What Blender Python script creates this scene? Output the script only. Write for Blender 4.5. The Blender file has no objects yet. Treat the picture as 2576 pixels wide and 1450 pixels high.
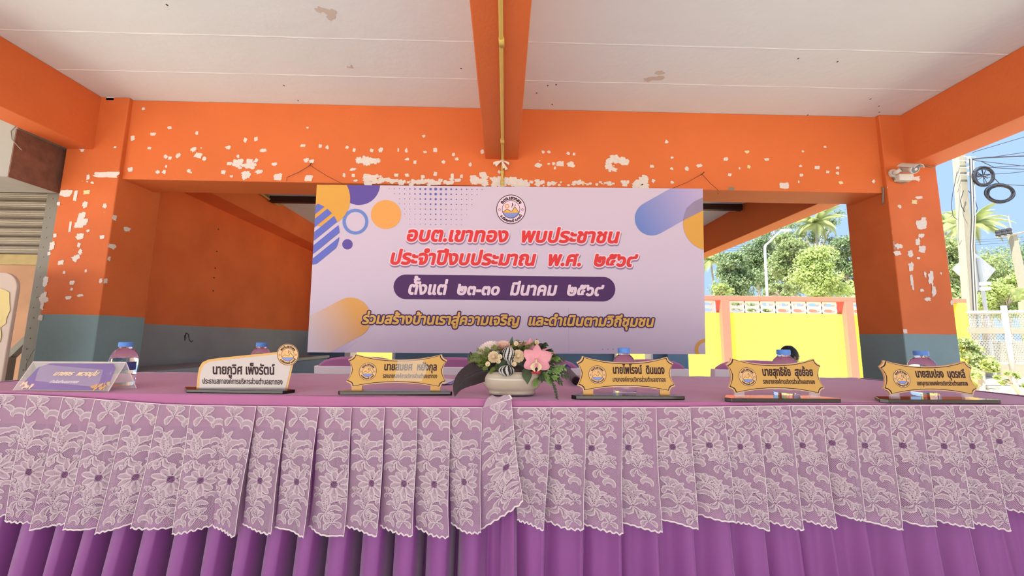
import bpy, math, random
import numpy as np
from mathutils import Vector, Matrix, noise

sc = bpy.context.scene
COL = sc.collection
R = math.radians

# ---------------------------------------------------------------- camera
F_PX, PITCH, YAW, ROLL = 1008.7367, .1271, .0208, .0107
CAM = Vector((0, 0, .90))
fw = Vector((math.sin(YAW)*math.cos(PITCH), math.cos(YAW)*math.cos(PITCH), math.sin(PITCH)))
rt = Vector((math.cos(YAW), -math.sin(YAW), 0))
up = rt.cross(fw)
rt2 = rt*math.cos(ROLL) + up*math.sin(ROLL)
up2 = -rt*math.sin(ROLL) + up*math.cos(ROLL)
cd = bpy.data.cameras.new('camera')
cam = bpy.data.objects.new('camera', cd)
COL.objects.link(cam)
M = Matrix((( rt2.x, up2.x, -fw.x, CAM.x), (rt2.y, up2.y, -fw.y, CAM.y), (rt2.z, up2.z, -fw.z, CAM.z), (0, 0, 0, 1)))
cam.matrix_world = M
cd.sensor_width = 36
cd.lens = 36*F_PX/2576
cd.clip_start = .05
cd.clip_end = 500
sc.camera = cam

# ---------------------------------------------------------------- light, sky, exposure
sc.view_settings.view_transform = 'Standard'
sc.view_settings.look = 'None'
sc.view_settings.gamma = 1
sc.view_settings.use_curve_mapping = False
sc.view_settings.exposure = 0.38
wd = bpy.data.worlds.new('sky')
sc.world = wd
wd.use_nodes = True
wn = wd.node_tree
wn.nodes.clear()
wo = wn.nodes.new('ShaderNodeOutputWorld'); wb = wn.nodes.new('ShaderNodeBackground')
tc = wn.nodes.new('ShaderNodeTexCoord'); sp = wn.nodes.new('ShaderNodeSeparateXYZ'); wr = wn.nodes.new('ShaderNodeValToRGB')
wn.links.new(tc.outputs['Generated'], sp.inputs[0]); wn.links.new(sp.outputs[2], wr.inputs[0])
cr = wr.color_ramp
cr.elements[0].position = 0.0; cr.elements[0].color = (.36, .51, .74, 1)
cr.elements[1].position = 1.0; cr.elements[1].color = (.24, .36, .62, 1)
e = cr.elements.new(.12); e.color = (.29, .43, .68, 1)
e = cr.elements.new(.45); e.color = (.28, .41, .67, 1)
wn.links.new(wr.outputs[0], wb.inputs[0]); wb.inputs[1].default_value = 1.36
wn.links.new(wb.outputs[0], wo.inputs[0])
sl = bpy.data.lights.new('sun', 'SUN'); sl.energy = 10; sl.angle = R(.6); sl.color = (1, .95, .85)
so = bpy.data.objects.new('sun', sl); COL.objects.link(so)
so.rotation_euler = Vector((.50, .34, -1.05)).to_track_quat('-Z', 'Y').to_euler()
# added fill lamp on the floor behind the camera, imitating sunlit yard bounce
al = bpy.data.lights.new('bounce_fill', 'AREA'); al.shape = 'RECTANGLE'; al.size = 9; al.size_y = 3; al.energy = 295; al.color = (1, .98, .95)
ao = bpy.data.objects.new('bounce_fill', al); COL.objects.link(ao)
ao.location = (-2.3, -2.0, .03); ao.rotation_euler = (R(165), 0, 0)

# ---------------------------------------------------------------- helpers
def at(px, py, Y=None, X=None, Z=None):
    d = fw + rt2*((px-1288)/F_PX) + up2*((725-py)/F_PX)
    t = Y/d.y if Y is not None else (X/d.x if X is not None else (Z-CAM.z)/d.z)
    return CAM + d*t

def srgb(r, g, b):
    f = lambda c: (c/255/12.92 if c/255 <= .04045 else ((c/255+.055)/1.055)**2.4)
    return (f(r), f(g), f(b), 1)

MATS = {}
def mat(name, col, rough=.7, metal=0, spec=.3, alpha=1, trans=0, ior=1.45, bump=0, bscale=40, vary=0, vscale=6, emit=None, sheen=0, transl=0):
    m = bpy.data.materials.new(name); m.use_nodes = True
    nt = m.node_tree; b = nt.nodes['Principled BSDF']
    if len(col) == 3: col = tuple(col)+(1,)
    b.inputs['Base Color'].default_value = col
    b.inputs['Roughness'].default_value = rough
    b.inputs['Metallic'].default_value = metal
    b.inputs['Specular IOR Level'].default_value = spec
    b.inputs['Alpha'].default_value = alpha
    b.inputs['Transmission Weight'].default_value = trans
    b.inputs['IOR'].default_value = ior
    if sheen: b.inputs['Sheen Weight'].default_value = sheen
    geo = nt.nodes.new('ShaderNodeNewGeometry')
    if vary:
        n = nt.nodes.new('ShaderNodeTexNoise'); n.inputs['Scale'].default_value = vscale; n.inputs['Detail'].default_value = 5
        nt.links.new(geo.outputs['Position'], n.inputs['Vector'])
        mx = nt.nodes.new('ShaderNodeMix'); mx.data_type = 'RGBA'
        mx.inputs[6].default_value = tuple(max(0, c*(1-vary)) for c in col[:3])+(1,)
        mx.inputs[7].default_value = tuple(min(1, c*(1+vary)) for c in col[:3])+(1,)
        nt.links.new(n.outputs['Fac'], mx.inputs[0]); nt.links.new(mx.outputs[2], b.inputs['Base Color'])
    if bump:
        n = nt.nodes.new('ShaderNodeTexNoise'); n.inputs['Scale'].default_value = bscale; n.inputs['Detail'].default_value = 6
        nt.links.new(geo.outputs['Position'], n.inputs['Vector'])
        bp = nt.nodes.new('ShaderNodeBump'); bp.inputs['Strength'].default_value = bump; bp.inputs['Distance'].default_value = .01
        nt.links.new(n.outputs['Fac'], bp.inputs['Height']); nt.links.new(bp.outputs[0], b.inputs['Normal'])
    if transl:
        t = nt.nodes.new('ShaderNodeBsdfTranslucent'); t.inputs[0].default_value = col
        ms = nt.nodes.new('ShaderNodeMixShader'); ms.inputs[0].default_value = transl
        o = nt.nodes['Material Output']
        nt.links.new(b.outputs[0], ms.inputs[1]); nt.links.new(t.outputs[0], ms.inputs[2]); nt.links.new(ms.outputs[0], o.inputs[0])
    if emit:
        b.inputs['Emission Color'].default_value = emit; b.inputs['Emission Strength'].default_value = 1
    MATS[name] = m
    return m

def painted(name, upper, lower, h, rough=.6):
    """plaster painted in two bands that meet at height h, with faint mottling"""
    m = mat(name, upper, rough, bump=.12, bscale=60)
    nt = m.node_tree; b = nt.nodes['Principled BSDF']
    geo = nt.nodes.new('ShaderNodeNewGeometry'); s = nt.nodes.new('ShaderNodeSeparateXYZ')
    nt.links.new(geo.outputs['Position'], s.inputs[0])
    n = nt.nodes.new('ShaderNodeTexNoise'); n.inputs['Scale'].default_value = 9; n.inputs['Detail'].default_value = 6
    nt.links.new(geo.outputs['Position'], n.inputs['Vector'])
    w = nt.nodes.new('ShaderNodeMath'); w.operation = 'MULTIPLY_ADD'; w.inputs[1].default_value = .012
    nt.links.new(n.outputs['Fac'], w.inputs[0]); nt.links.new(s.outputs[2], w.inputs[2])
    g = nt.nodes.new('ShaderNodeMath'); g.operation = 'GREATER_THAN'; g.inputs[1].default_value = h+.006
    nt.links.new(w.outputs[0], g.inputs[0])
    mx = nt.nodes.new('ShaderNodeMix'); mx.data_type = 'RGBA'
    mx.inputs[6].default_value = lower; mx.inputs[7].default_value = upper
    nt.links.new(g.outputs[0], mx.inputs[0])
    v = nt.nodes.new('ShaderNodeMix'); v.data_type = 'RGBA'; v.blend_type = 'MULTIPLY'; v.inputs[0].default_value = 1
    r = nt.nodes.new('ShaderNodeValToRGB'); r.color_ramp.elements[0].color = (.86, .82, .80, 1); r.color_ramp.elements[1].color = (1, 1, 1, 1)
    r.color_ramp.elements[0].position = .3; r.color_ramp.elements[1].position = .65
    n2 = nt.nodes.new('ShaderNodeTexNoise'); n2.inputs['Scale'].default_value = 2.5; n2.inputs['Detail'].default_value = 8
    nt.links.new(geo.outputs['Position'], n2.inputs['Vector']); nt.links.new(n2.outputs['Fac'], r.inputs[0])
    nt.links.new(mx.outputs[2], v.inputs[6]); nt.links.new(r.outputs[0], v.inputs[7])
    nt.links.new(v.outputs[2], b.inputs['Base Color'])
    return m

class MB:
    def __init__(s): s.v = []; s.f = []; s.m = []
    def add(s, vs, fs, mi=0):
        k = len(s.v); s.v += [tuple(p) for p in vs]; s.f += [tuple(i+k for i in f) for f in fs]; s.m += [mi]*len(fs); return s
    def box(s, x0, x1, y0, y1, z0, z1, mi=0, Mx=None):
        vs = [Vector((x, y, z)) for z in (z0, z1) for y in (y0, y1) for x in (x0, x1)]
        if Mx: vs = [Mx @ v for v in vs]
        return s.add(vs, [(0, 2, 3, 1), (4, 5, 7, 6), (0, 1, 5, 4), (2, 6, 7, 3), (0, 4, 6, 2), (1, 3, 7, 5)], mi)
    def tube(s, pts, r, n=8, mi=0, cap=True, r2=None):
        pts = [Vector(p) for p in pts]; N = len(pts); rings = []
        a = None
        for i, p in enumerate(pts):
            t = (pts[min(i+1, N-1)]-pts[max(i-1, 0)])
            if t.length < 1e-9: t = Vector((0, 0, 1))
            t.normalize()
            if a is None: a = t.orthogonal().normalized()
            a = (a - t*a.dot(t))
            a = a.normalized() if a.length > 1e-6 else t.orthogonal().normalized()
            b = t.cross(a)
            rr = r if r2 is None else r+(r2-r)*i/max(1, N-1)
            if callable(r): rr = r(i/max(1, N-1))
            rings.append([p+(a*math.cos(2*math.pi*k/n)+b*math.sin(2*math.pi*k/n))*rr for k in range(n)])
        vs = [v for q in rings for v in q]
        fs = [(i*n+k, i*n+(k+1) % n, (i+1)*n+(k+1) % n, (i+1)*n+k) for i in range(N-1) for k in range(n)]
        if cap: fs += [tuple(range(n))[::-1], tuple((N-1)*n+k for k in range(n))]
        return s.add(vs, fs, mi)
    def lathe(s, prof, c=(0, 0, 0), n=24, mi=0, sx=1, sy=1, cap=True, Mx=None, pw=2):
        c = Vector(c); vs = []
        for (r, z) in prof:
            for k in range(n):
                th = 2*math.pi*k/n; cx, sy_ = math.cos(th), math.sin(th)
                if pw != 2:
                    cx = math.copysign(abs(cx)**(2/pw), cx); sy_ = math.copysign(abs(sy_)**(2/pw), sy_)
                v = Vector((r*cx*sx, r*sy_*sy, z)); v = (Mx @ v) if Mx else v
                vs.append(c+v)
        N = len(prof)
        fs = [(i*n+k, i*n+(k+1) % n, (i+1)*n+(k+1) % n, (i+1)*n+k) for i in range(N-1) for k in range(n)]
        if cap: fs += [tuple(range(n))[::-1], tuple((N-1)*n+k for k in range(n))]
        return s.add(vs, fs, mi)
    def prism(s, poly, fr, d, mi=0):
        """poly 2D, fr(u,v,w)->point, thickness d along w"""
        n = len(poly); A = [fr(u, v, 0) for u, v in poly]; B = [fr(u, v, d) for u, v in poly]
        return s.add(A+B, [tuple(range(n)), tuple(range(n, 2*n))[::-1]]+[(i, n+i, n+(i+1) % n, (i+1) % n) for i in range(n)], mi)
    def grid(s, fn, nu, nv, mi=0):
        vs = [fn(i/nu, j/nv) for j in range(nv+1) for i in range(nu+1)]
        return s.add(vs, [(j*(nu+1)+i, j*(nu+1)+i+1, (j+1)*(nu+1)+i+1, (j+1)*(nu+1)+i) for j in range(nv) for i in range(nu)], mi)
    def build(s, name, mats, parent=None, smooth=False, bevel=0, rel=None, kind=None):
        me = bpy.data.meshes.new(name)
        o0 = Vector(rel) if rel is not None else (Vector(parent['_o']) if parent is not None and '_o' in parent else Vector((0, 0, 0)))
        me.from_pydata([(v[0]-o0.x, v[1]-o0.y, v[2]-o0.z) for v in s.v], [], s.f)
        if not isinstance(mats, (list, tuple)): mats = [mats]
        for m in mats: me.materials.append(MATS[m] if isinstance(m, str) else m)
        me.polygons.foreach_set('material_index', s.m)
        if smooth: me.polygons.foreach_set('use_smooth', [True]*len(me.polygons))
        me.update(); me.validate()
        o = bpy.data.objects.new(name, me); COL.objects.link(o)
        if parent is not None:
            o.parent = parent
            if '_o' in parent: o['_o'] = parent['_o']
        elif rel is not None:
            o.location = o0; o['_o'] = tuple(o0)
        if parent is not None and parent.type != 'EMPTY' and False: pass
        if bevel:
            b = o.modifiers.new('bevel', 'BEVEL'); b.width = bevel; b.segments = 2; b.limit_method = 'ANGLE'
        if kind: o['kind'] = kind
        return o

def thing(name, label, cat, loc=(0, 0, 0), group=None):
    o = bpy.data.objects.new(name, None); COL.objects.link(o); o.location = loc; o.empty_display_size = .05
    o['_o'] = tuple(loc); o['label'] = label; o['category'] = cat
    if group: o['group'] = group
    return o
def tag(o, label, cat=None, group=None, kind=None):
    o['label'] = label
    if cat: o['category'] = cat
    if group: o['group'] = group
    if kind: o['kind'] = kind
    return o
def struct(o, label=None):
    o['kind'] = 'structure'
    if label: o['label'] = label
    return o
def copy_tree(o, parent=None, loc=None, rz=None, label=None):
    c = o.copy(); COL.objects.link(c)
    if parent is not None: c.parent = parent
    if loc is not None: c.location = loc
    if rz is not None: c.rotation_euler = (0, 0, rz)
    if label: c['label'] = label
    for ch in list(o.children): copy_tree(ch, c)
    return c

# ---------------------------------------------------------------- materials
ORANGE = (.66, .155, .042, 1); BLUE = (.21, .31, .33, 1)
painted('orange_left', ORANGE, BLUE, 1.03)
painted('orange_right', ORANGE, BLUE, .965)
painted('orange_wall', (.97, .225, .065, 1), (.38, .44, .48, 1), .998)
painted('orange_back', (.78, .16, .04, 1), (.15, .26, .38, 1), 1.0)
mat('orange', ORANGE, .6, bump=.12, bscale=60, vary=.10, vscale=2.5)
mat('ceiling_paint', (.72, .77, .78), .85, bump=.25, bscale=14, vary=.05, vscale=1.6)
mat('ridge_paint', (.76, .80, .80), .8)
mat('stain', (.60, .54, .47), .9)
mat('dark_dot', (.06, .04, .04), .8)
mat('bare_plaster', (.70, .62, .57), .9, vary=.12, vscale=40)
mat('tape', (.72, .62, .33), .6)
mat('floor_tile', (.70, .64, .56), .5, vary=.1)
mat('sand', (.72, .62, .46), .95, vary=.35, vscale=5, bump=.4, bscale=12)
mat('yellow_pipe', (.62, .45, .12), .45)
mat('yellow_wall', (.93, .82, .10), .8, vary=.04)
mat('pink_paint', (.85, .20, .14), .7, vary=.06)
mat('white_block', (.78, .78, .76), .85)
mat('bench_paint', (.13, .24, .40), .6, vary=.15)
mat('bench_top', (.30, .37, .43), .5)
mat('rust', (.20, .095, .065), .75, vary=.5, vscale=18, bump=.3)
mat('steel_grey', (.25, .225, .18), .5, metal=.2, vary=.12, vscale=10)
mat('shutter_slat', (.30, .25, .19), .5, metal=.3, vary=.15, vscale=8)
mat('shutter_bar', (.42, .31, .13), .6, vary=.3, vscale=12)
mat('grey_plaster', (.36, .34, .30), .9, vary=.1)
mat('brown_wall', (.25, .13, .07), .8, vary=.3, vscale=3)
mat('wood_dark', (.055, .022, .016), .5)
mat('white_plastic', (.68, .66, .60), .4)
mat('cam_grey', (.16, .17, .19), .3)
mat('glass_dark', (.05, .05, .06), .08)
mat('cloth_strip', (.75, .66, .60), .8)
mat('wire', (.10, .04, .03), .5)
mat('black_cable', (.05, .05, .06), .5)
mat('purple_cloth', (.40, .125, .27), .55, sheen=.3, vary=.07, vscale=14, spec=.25)
mat('purple_satin', (.25, .060, .25), .42, sheen=.4, vary=.06, vscale=10, spec=.35)
mat('chair_lace', (.86, .76, .80), .85)
mat('chair_purple', (.46, .15, .33), .6, sheen=.3)
mat('lace_white', (.66, .55, .57), .8, transl=.25)
mat('lace_fill', (.52, .39, .45), .85, transl=.3)
mat('lace_cord', (.74, .65, .65), .8)
mat('eyelet', (.13, .03, .12), .8)
# net ground of the lace: thin threads with open cells
m = mat('lace_net', (.45, .29, .39), .85); nt = m.node_tree; b = nt.nodes['Principled BSDF']
g = nt.nodes.new('ShaderNodeTexCoord'); vo = nt.nodes.new('ShaderNodeTexVoronoi'); vo.voronoi_dimensions = '2D'
mp = nt.nodes.new('ShaderNodeMapping'); mp.inputs['Rotation'].default_value = (0, 0, R(38)); mp.inputs['Scale'].default_value = (470, 470, 470)
mp2 = nt.nodes.new('ShaderNodeCombineXYZ'); se = nt.nodes.new('ShaderNodeSeparateXYZ')
nt.links.new(g.outputs['Object'], se.inputs[0]); nt.links.new(se.outputs[0], mp2.inputs[0]); nt.links.new(se.outputs[2], mp2.inputs[1])
nt.links.new(mp2.outputs[0], mp.inputs[0]); nt.links.new(mp.outputs[0], vo.inputs['Vector']); vo.inputs['Randomness'].default_value = .12; vo.inputs['Scale'].default_value = 1
lt = nt.nodes.new('ShaderNodeMath'); lt.operation = 'GREATER_THAN'; lt.inputs[1].default_value = .34
nt.links.new(vo.outputs['Distance'], lt.inputs[0]); nt.links.new(lt.outputs[0], b.inputs['Alpha'])
mat('black_gloss', (.02, .010, .012), .06, spec=.32)
mat('gold_face', (.60, .34, .085), .22, metal=.15, vary=.05, vscale=20)
mat('gold_rim', (.66, .40, .18), .15, spec=.5)
mat('gold_tab', (.62, .34, .10), .2)
mat('clear_acrylic', (.92, .88, .84), .03, alpha=.20, spec=.6)
mat('tape_clear', (.92, .88, .80), .1, alpha=.25, spec=.6)
mat('plate_white', (.50, .43, .40), .25, spec=.5)
mat('black_ink', (.03, .008, .012), .5)
mat('purple_sheet', (.24, .17, .42), .3, alpha=.82)
mat('cream_ink', (.80, .60, .42), .5)
mat('pale_ink', (.66, .58, .66), .5)
mat('clear_edge', (.75, .62, .60), .15)
mat('bottle_plastic', (.98, .98, 1), .02, trans=1, ior=1.33)
mat('bottle_cap', (.10, .24, .62), .4)
mat('bottle_cap_pale', (.20, .33, .46), .4)
mat('bottle_label', (.06, .07, .24), .35)
mat('ceramic', (.45, .38, .29), .12, spec=.6, vary=.05, vscale=15)
mat('leaf_dark', (.030, .018, .020), .45)
mat('leaf_green', (.05, .075, .035), .5, vary=.4, vscale=60)
mat('fern_green', (.12, .16, .03), .6, vary=.4, vscale=80)
mat('bright_green', (.16, .27, .07), .5, vary=.3, vscale=80)
mat('petal_white', (.80, .66, .60), .6, transl=.2)
mat('petal_cream', (.80, .64, .42), .6, transl=.2, vary=.15, vscale=120)
mat('petal_peach', (.80, .55, .44), .6, transl=.2, vary=.15, vscale=90)
mat('petal_pink', (.80, .35, .40), .55, transl=.25, vary=.18, vscale=60)
mat('petal_red', (.40, .03, .04), .5)
mat('bud_white', (.46, .44, .40), .45)
mat('bud_black', (.012, .012, .014), .4)
mat('mic_body', (.035, .018, .022), .35)
mat('mic_blue', (.03, .06, .26), .4)
mat('paper', (.62, .58, .70), .7)
mat('paper_blue', (.22, .24, .55), .6)
# banner vinyl and inks
mat('vinyl', (.62, .52, .64), .38, spec=.3)
mat('ink_orange', (.80, .36, .10), .4)
mat('ink_amber', (.70, .36, .07), .4)
mat('ink_blue', (.13, .16, .55), .4)
mat('ink_sky', (.15, .24, .60), .4)
mat('ink_violet', (.12, .08, .35), .4)
mat('ink_plum', (.075, .02, .11), .4)
mat('ink_red', (.72, .045, .045), .4)
mat('ink_pale', (.80, .62, .72), .4)
mat('ink_shadow', (.30, .20, .32), .4)
mat('ink_gold', (.78, .46, .10), .4)
mat('ink_taupe', (.30, .24, .36), .4)
mat('ink_black', (.03, .006, .03), .4)
mat('ink_dot', (.12, .14, .45), .4)
mat('ink_lilac', (.44, .34, .60), .4)
def gradient(name, c0, c1, p0, p1):
    m = mat(name, c0, .4); nt = m.node_tree; b = nt.nodes['Principled BSDF']
    g = nt.nodes.new('ShaderNodeNewGeometry'); vm = nt.nodes.new('ShaderNodeVectorMath'); vm.operation = 'SUBTRACT'; vm.inputs[1].default_value = p0
    d = Vector(p1)-Vector(p0); vd = nt.nodes.new('ShaderNodeVectorMath'); vd.operation = 'DOT_PRODUCT'; vd.inputs[1].default_value = d/d.length_squared
    nt.links.new(g.outputs['Position'], vm.inputs[0]); nt.links.new(vm.outputs[0], vd.inputs[0])
    r = nt.nodes.new('ShaderNodeValToRGB'); r.color_ramp.elements[0].color = c0+(1,); r.color_ramp.elements[1].color = c1+(1,)
    nt.links.new(vd.outputs['Value'], r.inputs[0]); nt.links.new(r.outputs[0], b.inputs['Base Color'])
BY = 2.62
gradient('ink_orange_fade', (.62, .52, .60), (.72, .36, .10), tuple(at(775, 850, Y=BY)), tuple(at(895, 790, Y=BY)))
gradient('ink_blue_fade', (.15, .23, .56), (.50, .40, .62), tuple(at(1600, 555, Y=BY)), tuple(at(1760, 480, Y=BY)))
gradient('ink_violet_fade', (.42, .34, .60), (.62, .52, .64), tuple(at(790, 885, Y=BY)), tuple(at(900, 850, Y=BY)))
# outdoors
mat('leaf_a', (.36, .44, .20), .6, transl=.35, vary=.45, vscale=3)
mat('leaf_b', (.26, .35, .18), .6, transl=.3, vary=.45, vscale=3)
mat('leaf_c', (.50, .60, .24), .6, transl=.4, vary=.3, vscale=4)
mat('palm_leaf', (.46, .52, .24), .5, transl=.35, vary=.4, vscale=5)
mat('bark', (.52, .46, .38), .9, vary=.3, vscale=4)
mat('concrete', (.36, .34, .27), .9, vary=.12, vscale=8)
mat('concrete_shade', (.40, .38, .34), .9, vary=.12, vscale=8)
mat('galvanised', (.62, .66, .66), .4, metal=.3)
mat('sign_back', (.66, .70, .72), .5)
mat('fence_white', (.48, .49, .47), .6)
mat('dry_leaf', (.50, .30, .14), .8, vary=.4, vscale=10)
mat('skin', (.32, .16, .10), .6)
mat('hair', (.02, .015, .012), .6)
mat('shirt', (.10, .09, .10), .8)
mat('trousers', (.05, .05, .07), .8)
mat('board_pink', (.52, .40, .33), .5)
mat('board_yellow', (.62, .48, .20), .5)

# ---------------------------------------------------------------- Thai lettering (outlines from the built-in font)
_G = {}
def _raw(s_):
    c = bpy.data.curves.new('t', 'FONT'); c.body = s_; c.size = 1; c.resolution_u = 3
    o = bpy.data.objects.new('t', c); COL.objects.link(o); bpy.context.view_layer.update()
    me = o.to_mesh(); vs = [(v.co.x, v.co.y) for v in me.vertices]; fs = [tuple(p.vertices) for p in me.polygons]
    cnt = {}
    for f in fs:
        for i in range(len(f)):
            k = tuple(sorted((f[i], f[(i+1) % len(f)]))); cnt[k] = cnt.get(k, 0)+1
    eds = [k for k, n in cnt.items() if n == 1]
    o.to_mesh_clear(); bpy.data.objects.remove(o); bpy.data.curves.remove(c)
    return vs, fs, eds
def glyph(ch):
    if ch not in _G:
        if ch == ' ': _G[ch] = (([], [], []), .30); return _G[ch]
        g = _raw(ch)
        bar = max(v[0] for v in _raw('l')[0])
        adv = max(v[0] for v in _raw(ch+'l')[0]) - bar
        _G[ch] = (g, adv)
    return _G[ch]
UPPER = 'ิีึืั็'; TONE = '่้๊๋์'
def layout(text):
    """list of (char, x, y); returns total width"""
    pen = 0; out = []
    for i, ch in enumerate(text):
        g, adv = glyph(ch); y = 0; x = 0
        prev = text[i-1] if i else ''
        if ch in TONE and prev in UPPER: y = .20
        if ch in TONE+UPPER and (prev in 'ปฝฟ' or (prev in UPPER and i > 1 and text[i-2] in 'ปฝฟ')): x = -.09
        out.append((ch, pen+x, y)); pen += adv
    return out, pen
def stroke(vs2, fs, eds, d):
    """solid letter grown by d on every side: the filled glyph plus a bar along each outline edge and a disc at each corner"""
    V = list(vs2); Fc = list(fs)
    if d > 0:
        used = set()
        for a, b in eds:
            p, q = Vector(vs2[a]), Vector(vs2[b]); t = q-p
            if t.length < 1e-7: continue
            n = Vector((-t.y, t.x)).normalized()*d; k = len(V)
            V += [tuple(p+n), tuple(q+n), tuple(q-n), tuple(p-n)]; Fc.append((k, k+1, k+2, k+3)); used.add(a); used.add(b)
        for a in used:
            k = len(V); p = vs2[a]; V += [(p[0]+d*math.cos(i*math.pi/4), p[1]+d*math.sin(i*math.pi/4)) for i in range(8)]; Fc.append(tuple(range(k, k+8)))
    return V, Fc
def text_layer(mb, text, fr, width, xh, bold, shear=0, w=0, mi=0, dx=0, dy=0):
    """fr(u,v,w)->world; width in metres; xh = height of a plain consonant; bold = growth in metres"""
    lay, tot = layout(text); sx = width/tot; sy = xh/.56
    for ch, x0, y0 in lay:
        if ch == ' ': continue
        (vs, fs, eds), _ = glyph(ch)
        v2 = [((x+x0)*sx+shear*(y+y0)*sy, (y+y0)*sy) for x, y in vs]
        V, Fc = stroke(v2, fs, eds, bold)
        mb.add([fr(p[0]+dx, p[1]+dy, w+(i % 7)*2e-6) for i, p in enumerate(V)], Fc, mi)
def arc_text(mb, text, fr, cx, cy, r, a0, a1, h, bold, w, mi=0, inward=False):
    lay, tot = layout(text); sy = h/.56
    for ch, x0, y0 in lay:
        if ch == ' ': continue
        (vs, fs, eds), adv = glyph(ch)
        s_ = abs(a1-a0)*r/tot
        mid = (x0+max(adv, 0)/2)/tot; a = a0+(a1-a0)*mid
        v2 = [((x-max(adv, 0)/2)*s_, (y+y0)*sy) for x, y in vs]
        V, Fc = stroke(v2, fs, eds, bold)
        ca, sa = math.cos(a), math.sin(a); P = []
        for x, y in V:
            if not inward: X = cx+(r+y)*ca + x*sa; Y = cy+(r+y)*sa - x*ca
            else: X = cx+(r-y)*ca - x*sa; Y = cy+(r-y)*sa + x*ca
            P.append(fr(X, Y, w))
        mb.add(P, Fc, mi)
def clip_poly(sub, clip):
    """convex clip (counter-clockwise clip polygon)"""
    out = sub
    for i in range(len(clip)):
        a, b = clip[i], clip[(i+1) % len(clip)]; inp = out; out = []
        if not inp: return []
        side = lambda p: (b[0]-a[0])*(p[1]-a[1])-(b[1]-a[1])*(p[0]-a[0])
        for j in range(len(inp)):
            p, q = inp[j], inp[(j+1) % len(inp)]; sp_, sq = side(p), side(q)
            if sp_ >= 0: out.append(p)
            if (sp_ > 0 and sq < 0) or (sp_ < 0 and sq > 0):
                t = sp_/(sp_-sq); out.append((p[0]+(q[0]-p[0])*t, p[1]+(q[1]-p[1])*t))
    return out
def circ(cx, cy, rx, ry=None, n=40, a0=0):
    ry = ry or rx
    return [(cx+rx*math.cos(2*math.pi*i/n+a0), cy+ry*math.sin(2*math.pi*i/n+a0)) for i in range(n)]
def flat(mb, poly, fr, w=0, mi=0):
    if len(poly) >= 3: mb.add([fr(x, y, w) for x, y in poly], [tuple(range(len(poly)))], mi)
def ring(mb, cx, cy, r0, r1, fr, w=0, mi=0, n=48):
    vs = [fr(cx+r*math.cos(2*math.pi*i/n), cy+r*math.sin(2*math.pi*i/n), w) for r in (r0, r1) for i in range(n)]
    mb.add(vs, [(i, (i+1) % n, n+(i+1) % n, n+i) for i in range(n)], mi)
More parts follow.
